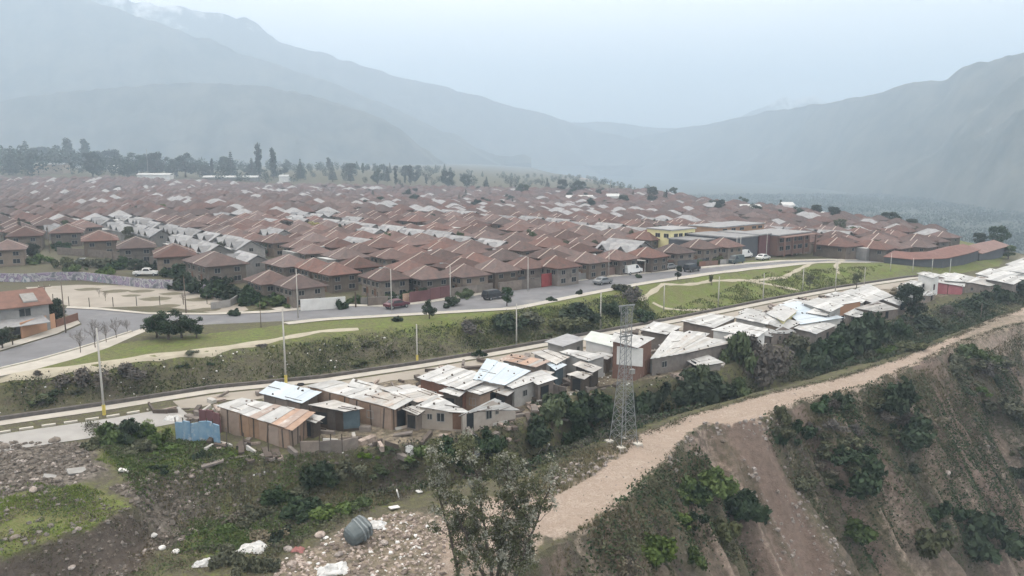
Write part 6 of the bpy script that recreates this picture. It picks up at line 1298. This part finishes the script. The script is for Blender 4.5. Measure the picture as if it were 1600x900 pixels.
stones('white_litter', 420, [[(0,600),(400,545),(640,520),(640,565),(330,605),(0,650)], [(150,720),(420,720),(620,700),(640,780),(420,800)], [(640,600),(1030,560),(1080,640),(820,690)]], .05, .28, M_WHITE, 9)
def tufts(name, n, polys, smin, smax, m, seed):
    rg = random.Random(seed); mb = MB()
    for x, y, z in sample(n, polys, seed, 2.5, -.05, .3):
        z -= .02
        for _ in range(4):
            a = rg.uniform(0, 6.28); s = rg.uniform(smin, smax); w_ = s * .16; d = Vector((math.cos(a), math.sin(a), 0)); q = Vector((x, y, z)) + d * rg.uniform(0, .12); n_ = Vector((-d.y, d.x, 0)) * w_
            mb.poly([q - n_, q + n_, q + d * s * rg.uniform(.1, .6) + Vector((0, 0, s))])
    return tag(mb.build(name, m), kind='stuff')
M_GR = mat('grass_blade', (.19, .25, .06), (.12, .165, .04), .5, .8, spec=.1); M_GRD = mat('dry_grass_blade', (.24, .21, .13), (.14, .13, .08), .5, .9, spec=.1)
tufts('grass', 7000, [[(-80,775),(60,755),(150,765),(205,800),(120,836),(0,870),(-80,885)], [(230,655),(330,692),(430,716),(360,735),(250,740),(150,720)], [(285,840),(340,800),(420,800),(400,850)]], .08, .26, M_GR, 15)
tufts('dry_grass', 9000, [[(200,740),(560,712),(640,770),(560,800),(420,800),(300,830)], [(820,750),(960,690),(985,700),(940,735),(860,780)], [(860,850),(1000,780),(1090,690),(1100,760),(980,900),(860,900)], [(1230,640),(1350,612),(1450,575),(1480,620),(1330,760),(1230,720)], [(1380,590),(1600,515),(1600,640),(1480,640)]], .12, .42, M_GRD, 16)
tufts('bank_grass', 9000, [[(0,600),(400,545),(640,515),(900,475),(1000,455),(1030,500),(760,545),(500,585),(200,620),(0,645)], [(1000,500),(1200,425),(1380,415),(1330,445),(1060,495)]], .12, .4, mat('bank_grass_blade', (.11, .135, .045), (.08, .085, .045), .3, .9, spec=.1), 17)

g_ = np.random.default_rng(77); vx = g_.uniform(60, 1300, 18000); vy = g_.uniform(130, 1900, 18000); vz = height(*uv(vx, vy)); ok = (vz < -30) & (fbm(vx / 60, vy / 60, 81) > -.2) & (vx < vy * .8); P_ = np.stack([vx, vy, vz], -1)[ok]
kk = 16; P_ = np.repeat(P_, kk, 0) + g_.normal(0, 1, (len(P_) * kk, 3)) * [3.2, 3.2, 0]; P_[:, 2] += g_.random(len(P_)) * 8; a_ = g_.normal(0, 1, P_.shape); a_ /= np.linalg.norm(a_, axis=1)[:, None]; b_ = np.cross(a_, g_.normal(0, 1, P_.shape)); b_ /= np.linalg.norm(b_, axis=1)[:, None]
s_ = g_.uniform(.7, 1.8, (len(P_), 1)); V_ = np.stack([P_ - a_ * s_, P_ + b_ * s_ * .7, P_ + a_ * s_, P_ - b_ * s_ * .7], 1).reshape(-1, 3); me = bpy.data.meshes.new('valley_woods'); k_ = len(P_)
me.vertices.add(k_ * 4); me.vertices.foreach_set('co', V_.ravel()); me.loops.add(k_ * 4); me.loops.foreach_set('vertex_index', np.arange(k_ * 4, dtype=np.int32)); me.polygons.add(k_); me.polygons.foreach_set('loop_start', np.arange(k_, dtype=np.int32) * 4); me.materials.append(M_DKLEAF); me.update(); tag(link('valley_woods', me), kind='stuff')
stones('mixed_debris', 500, [[(430,880),(560,814),(640,797),(700,812),(690,960),(420,960)]], .08, .5, M_PLANK, 71, .25)
stones('mixed_debris', 260, [[(430,880),(560,814),(640,797),(700,812),(690,960),(420,960)]], .06, .4, M_WHITE, 72, .3)
stones('mixed_debris', 300, [[(-60,692),(135,692),(175,745),(60,768),(-60,780)], [(170,765),(280,728),(395,745),(325,790),(285,850),(232,866),(215,805)]], .08, .5, M_STONEP, 73, .4)
stones('road_stones', 420, [[(880,838),(950,800),(1000,760),(1040,715),(1100,655),(1240,625),(1350,600),(1500,530),(1600,500),(1600,484),(1400,562),(1200,614),(1000,678),(900,720)]], .04, .22, M_STONEP, 95, .5)
def boulder(px, py, s, m, label):
    rg_ = random.Random(px); bm = bmesh.new(); bmesh.ops.create_icosphere(bm, subdivisions=2, radius=s)
    for v in bm.verts: v.co *= 1 + .28 * float(vnoise(v.co.x / s * 1.3 + px, v.co.y / s * 1.3 + v.co.z / s, 7)); v.co.z *= .7
    me = bpy.data.meshes.new('boulder'); bm.to_mesh(me); bm.free(); me.materials.append(m); o = link('boulder', me); o.location = ground(px, py) + Vector((0, 0, s * .3)); o.rotation_euler = (0, 0, rg_.uniform(0, 6)); tag(o, label, 'stone')
for a in [(240,838,.30,M_WHITE,'pale stone left of the straw patch, upper of three'), (253,858,.34,M_WHITE,'pale stone left of the straw patch, biggest of three'), (274,864,.32,M_WHITE,'pale stone left of the straw patch, right of three'), (113,888,.26,M_STONEP,'single pale stone on the dark earth cut'), (24,842,.34,M_STONE,'dark grey stone on the left edge of the grass mound'), (122,828,.26,M_STONEP,'pale stone at the lip of the grass mound'), (300,746,.3,M_STONEP,'pale stone on the weedy slope below the blue fence'), (276,740,.28,M_STONE,'grey stone on the weedy slope below the thicket'), (52,768,.36,M_STONEP,'pale stone where the rubble meets the grass mound'), (90,752,.4,M_STONE,'large dark stone in the left rubble hollow'), (8,700,.5,M_STONE,'big grey stone at the roadside, far left'), (86,690,.5,M_STONE,'big grey stone at the roadside before the thicket'), (300,830,.3,M_STONE,'grey stone above the straw patch'), (450,860,.36,M_STONEP,'pinkish block left of the red cloth'), (500,838,.4,M_STONEP,'pinkish block on the ridge above the red cloth'), (530,868,.34,M_STONEP,'pinkish block between tank and white sacks'), (600,850,.36,M_STONEP,'pinkish block right of the grey tank'), (455,884,.4,M_STONEP,'pinkish block at the bottom edge left of the sacks'), (640,812,.3,M_STONEP,'pinkish stone by the track end'), (1130,690,.3,M_STONE,'grey stone at the head of the earth slide'), (1480,740,.5,M_STONEP,'pale stone low on the right cliff')]: boulder(*a)
def rag(label, px, py, sx, sy, h, m, cat='sheet', name='tarpaulin', seed=0, rz=0):
    """a crumpled sheet heaped on the ground"""
    p = ground(px, py); n = 14; mb = MB(); g = []
    for i in range(n + 1):
        for j in range(n + 1):
            a, b = i / n * 2 - 1, j / n * 2 - 1; e = max(0, 1 - max(abs(a), abs(b)) ** 3)
            jx = .12 * float(vnoise(i * .9, j * .9, seed + 3)); x, y = (a + jx) * sx / 2, (b + jx) * sy / 2; ca, sa = math.cos(rz), math.sin(rz); X, Y = p.x + x * ca - y * sa, p.y + x * sa + y * ca
            z = gz(X, Y) + .04 + e * h * (.55 + .6 * float(fbm(i * .33, j * .33, seed, 3))) ; mb.v.append((X - p.x, Y - p.y, z - p.z))
    for i in range(n):
        for j in range(n): q = i * (n + 1) + j; mb.f.append((q, q + n + 1, q + n + 2, q + 1)); mb.m.append(0)
    o = mb.build(name, m); o.location = p; mod = o.modifiers.new('thickness', 'SOLIDIFY'); mod.thickness = .03; return tag(o, label, cat)
M_SHEET = mat('white_sheet', (.68, .68, .67), (.50, .50, .49), 1.5, .8, dirt=((.4, .37, .33), 1.2, .62))
rag('crumpled white sheet on the ground at the bottom left', 322, 884, 1.9, 1.3, .8, M_SHEET, seed=2, rz=.4)
rag('large white tarpaulin heap left of the rubble ridge', 394, 862, 2.3, 1.7, .9, M_SHEET, seed=4)
rag('white plastic sack pile at the bottom edge on the rubble', 520, 892, 2.2, 1.5, .7, M_SHEET, seed=6, rz=.3)
rag('white sheet crumpled behind the grey tank', 588, 822, 1.5, 1.3, .55, M_SHEET, seed=8)
rag('reddish cloth lying on the pink rubble ridge', 466, 860, .9, .8, .35, mat('red_cloth', (.36, .16, .15), (.28, .13, .12), 3), seed=9)
rag('pale cloth heap under the cream house corner', 742, 696, 1.0, .9, .5, M_SHEET, seed=12); rag('white rag on the slope below the patched roof yard', 640, 703, .8, .6, .3, M_SHEET, seed=14)
# grey ribbed tank lying on the rubble
p = ground(560, 846); t = thing('broken_tank', 'big grey ribbed plastic tank lying on its side on the rubble', 'tank', p + Vector((0, 0, .05)), R(25)); mb = MB(); ax = Vector((.9, .32, .28)).normalized()
def ring(r, z, n=22, sq=.9): return [(z * ax) + (ax.orthogonal().normalized() * math.cos(6.2832 * k / n) * sq + ax.cross(ax.orthogonal().normalized()) * math.sin(6.2832 * k / n)) * r * (1 + .05 * math.sin(3 * 6.2832 * k / n + z) + .16 * float(vnoise(k * .55, z * 1.7 + 9, 5))) + Vector((0, 0, .82)) for k in range(n)]
def lathe(prof, m, name, n=22):
    mb = MB(); rs = [ring(r, z, n) for r, z in prof]
    for r in rs: mb.v += [v.to_tuple() for v in r]
    for i in range(len(rs) - 1):
        for k in range(n): mb.f.append((i * n + k, i * n + (k + 1) % n, (i + 1) * n + (k + 1) % n, (i + 1) * n + k)); mb.m.append(0)
    mb.f.append(tuple(range(n - 1, -1, -1))); mb.f.append(tuple((len(rs) - 1) * n + k for k in range(n))); mb.m += [0, 0]; return mb.build(name, m, t)
lathe([(.30, -1.05), (.72, -.98), (.90, -.8), (.96, -.3), (.98, .3), (.95, .75), (.86, .92), (.55, 1.0)], M_TANK, 'body'); 
for z in (.05, .38, .70): lathe([(.97, z - .08), (1.05, z - .05), (1.05, z + .05), (.97, z + .08)], M_TANKL, 'rib')
def slab(label, px, py, l, w_, th, m, rot, name='board', cat='board'):
    mb = MB(); mb.box(-l/2, l/2, -w_/2, w_/2, -th/2, th/2); o = mb.build(name, m); o.location = ground(px, py) + Vector((0, 0, .15)); o.rotation_euler = rot; return tag(o, label, cat)
slab('upright white board stuck in the dark slope', 623, 778, 1.3, .5, .08, M_WHITEW, (R(20), R(75), R(30)))
slab('white board lying flat below the upright one', 616, 795, .9, .5, .08, M_WHITEW, (0, .1, .6))
slab('white board fragment right of the upright one', 655, 770, .6, .4, .08, M_WHITEW, (.3, .2, .9))
slab('white post leaning in the dark gully left of the dirt berm', 852, 706, 2.6, .16, .16, M_WHITEW, (0, R(-52), R(-60)), 'leaning_post', 'post'); slab('thin grey pole leaning beside the white leaning post', 840, 712, 2.2, .08, .08, M_CONC, (0, R(-50), R(-55)), 'leaning_post', 'post'); slab('thin grey pole crossing above the berm edge', 892, 694, 2.6, .07, .07, M_CONC, (0, R(-20), R(-40)), 'leaning_post', 'post')
slab('white sawn slab beside the rubble hollow', 78, 747, 1.0, .6, .12, M_BLOCK, (.2, .3, .4), 'concrete_slab', 'slab'); slab('tilted concrete slab in the left rubble', 120, 738, 1.6, .7, .14, M_BLOCK, (.5, .2, .9), 'concrete_slab', 'slab'); slab('pale concrete slab above the earth cut', 195, 737, 1.0, .5, .12, M_WHITEW, (.1, .2, .2), 'concrete_slab', 'slab')
for k, (px, py) in enumerate([(545,606),(578,600),(622,612),(663,612),(640,606),(470,602)]):
    lab = ['tyre weighing down the white peaked roof', 'dark bundle on the patched white roof', 'tyre at the right end of the patched roof', 'black tyre in the yard behind the cream house', 'tyre left in the dark yard by the cream house', 'dark tyre on the roadside behind the bluish roof'][k]
    p = at(px, py, -1.35) if k < 3 else ground(px, py) + Vector((0, 0, .12)); mb = MB(); n, m_ = 14, 6
    for i in range(n):
        for j in range(m_):
            a, b = 6.2832 * i / n, 6.2832 * j / m_; mb.v.append(((.34 + .12 * math.cos(b)) * math.cos(a), (.34 + .12 * math.cos(b)) * math.sin(a), .12 * math.sin(b)))
    for i in range(n):
        for j in range(m_): mb.f.append((i * m_ + j, ((i + 1) % n) * m_ + j, ((i + 1) % n) * m_ + (j + 1) % m_, i * m_ + (j + 1) % m_)); mb.m.append(0)
    o = mb.build('tyre', M_TYRE, None, True); o.location = p; tag(o, lab, 'tyre')
p = ground(268, 652); rag('pinkish white sack by the lower road left of the blue fence', 268, 656, 1.6, .9, .6, M_SHEET, name='sack', cat='sack', seed=21); rag('pale yellow mattress dumped by the roadside behind the tan shack', 338, 624, 1.6, 1.2, .4, M_CREAM, name='mattress', cat='mattress', seed=22); rag('dark heap of scrap by the lower road behind the patched roof', 665, 602, 2.4, 1.2, .9, M_TIMBER, name='scrap_heap', cat='scrap heap', seed=23)

# foreground tree: several thin stems, loose pale foliage
rg = random.Random(31); base = ground(770, 915); base.z -= .6
t = thing('eucalyptus_tree', 'tall sparse grey green tree with several stems in the bottom centre', 'tree', base)
Dt = base.y; tips = []
px_m = Dt / FPX
def stem(x0, x1, ytop, dy, name):
    h = (915 - ytop) * px_m * 1.02 + .4; mb = MB(); pts = []; n = 9
    for k in range(n + 1):
        s = k / n; pts.append(Vector(((x0 + (x1 - x0) * s - 770) * px_m + rg.gauss(0, .06), dy * s + rg.gauss(0, .05), h * s)))
    mb.chain(pts, [.12 * (1 - .85 * k / n) + .012 for k in range(n + 1)], 6); mb.build(name, M_BARK, t, True); br = MB(); loc = []
    for k in range(2, n + 1):
        for _ in range(4):
            a = rg.uniform(0, 6.28); q = pts[k].lerp(pts[k - 1], rg.random()); d = Vector((math.cos(a), math.sin(a), rg.uniform(.5, 1.5))); limb(br, q, d, rg.uniform(.8, 1.7) * (1 - .35 * k / n), .03, 1, rg, loc, bend=.3, kids=3)
    tag(br.build('branches', M_BARK, t), kind='stuff'); tips.extend(loc); tips.append(pts[-1]); return pts
stem(725, 676, 704, .5, 'stem'); stem(770, 742, 694, -.3, 'stem'); stem(775, 795, 716, .4, 'stem'); stem(795, 858, 738, -.5, 'stem'); stem(765, 712, 770, -.8, 'stem'); stem(785, 815, 780, .9, 'stem')
lf, lf2 = MB(), MB()
for tp in tips:
    for _ in range(2 if rg.random() < .75 else 0):
        c = tp + Vector((rg.gauss(0, .14), rg.gauss(0, .14), rg.gauss(0, .12)))
        leaves(lf if rg.random() < .66 else lf2, [(c.x, c.y, c.z, .38, .38, .34)], 32, .10, rg, shell=.05, flat=.2)
tag(lf.build('foliage', M_EUC, t), kind='stuff'); tag(lf2.build('pale_foliage', M_EUCL, t), kind='stuff')
t.scale = (1.12, 1.12, 1.12)
# dead leafless sticks and cactus-like stumps at the bottom
def dead(px, yb, yt, label, lean=0):
    p = ground(px, yb); h = (yb - yt) / FPX * p.y; mb = MB(); tp = []; limb(mb, (0, 0, -.3), (lean, 0, 1), h * .7, .07, 2, rg, tp, bend=.18, kids=2); return tag(mb.build('dead_tree', M_DEADW), label, 'dead tree') and None
for o in [(1085,890,800,'pale leafless dead tree standing on the spur at the bottom',-.1), (1120,885,790,'second pale dead tree leaning right on the spur',.35), (1052,890,850,'small dark dead stump at the bottom edge',0), (1150,850,820,'broken white dead branch on the spur',.1), (906,840,820,'thin dark stake on the road edge',0), (1210,650,612,'twiggy dry bush stem at the narrow of the dirt road',.1), (1190,650,625,'small dry stem at the slide head',-.1), (1330,545,505,'bare pole-like tree at the road edge, right',0)]: dead(*o)
for px, py, s, k, hz_, lab in [(1220,652,1.3,'scrub',1.4,'small bush at the narrow of the dirt road'), (1290,640,2.2,'dark',.9,'dark bush at the cliff rim right of the slide'), (1240,690,2.6,'dark',1.1,'broad dark bush below the cliff rim'), (1215,680,2.0,'scrub',1.0,'dull bush right beside the earth slide'), (1400,640,3.2,'dark',1.3,'dark bush in the cleft of the right cliff'), (1420,690,3.0,'dark',1.2,'dark bush lower in the right cliff'), (1350,760,3.4,'dark',1.1,'dark bush in the middle of the cliff'), (1110,760,2.2,'bright',1.2,'bright green bush on the crest of the spur'), (1150,800,2.6,'dark',1.2,'dark green bush beside the lower slide'), (1080,780,1.9,'mid',1.2,'green bush on the left of the spur'), (1470,820,3.6,'dark',1.2,'dark bush low on the right cliff'), (1540,850,3.6,'dark',1.2,'dark bush near the bottom right corner'), (1440,860,3.2,'scrub',1.1,'dull bush at the bottom of the cliff'), (1570,640,3.0,'scrub',1.0,'dull bush at the right edge of the cliff'), (1500,600,2.4,'scrub',.8,'dull bush at the cliff top near the right')]:
    shrub(k, ground(px, py) - Vector((0, 0, .15)), s, lab, 'bushes picked out on the cliff', hz_, name='bush', cat='bush')
for pr, key in ((HP[k], k) for k in HP):
    if key not in used:
        for o in list(pr.children_recursive): bpy.data.objects.remove(o)
        bpy.data.objects.remove(pr)
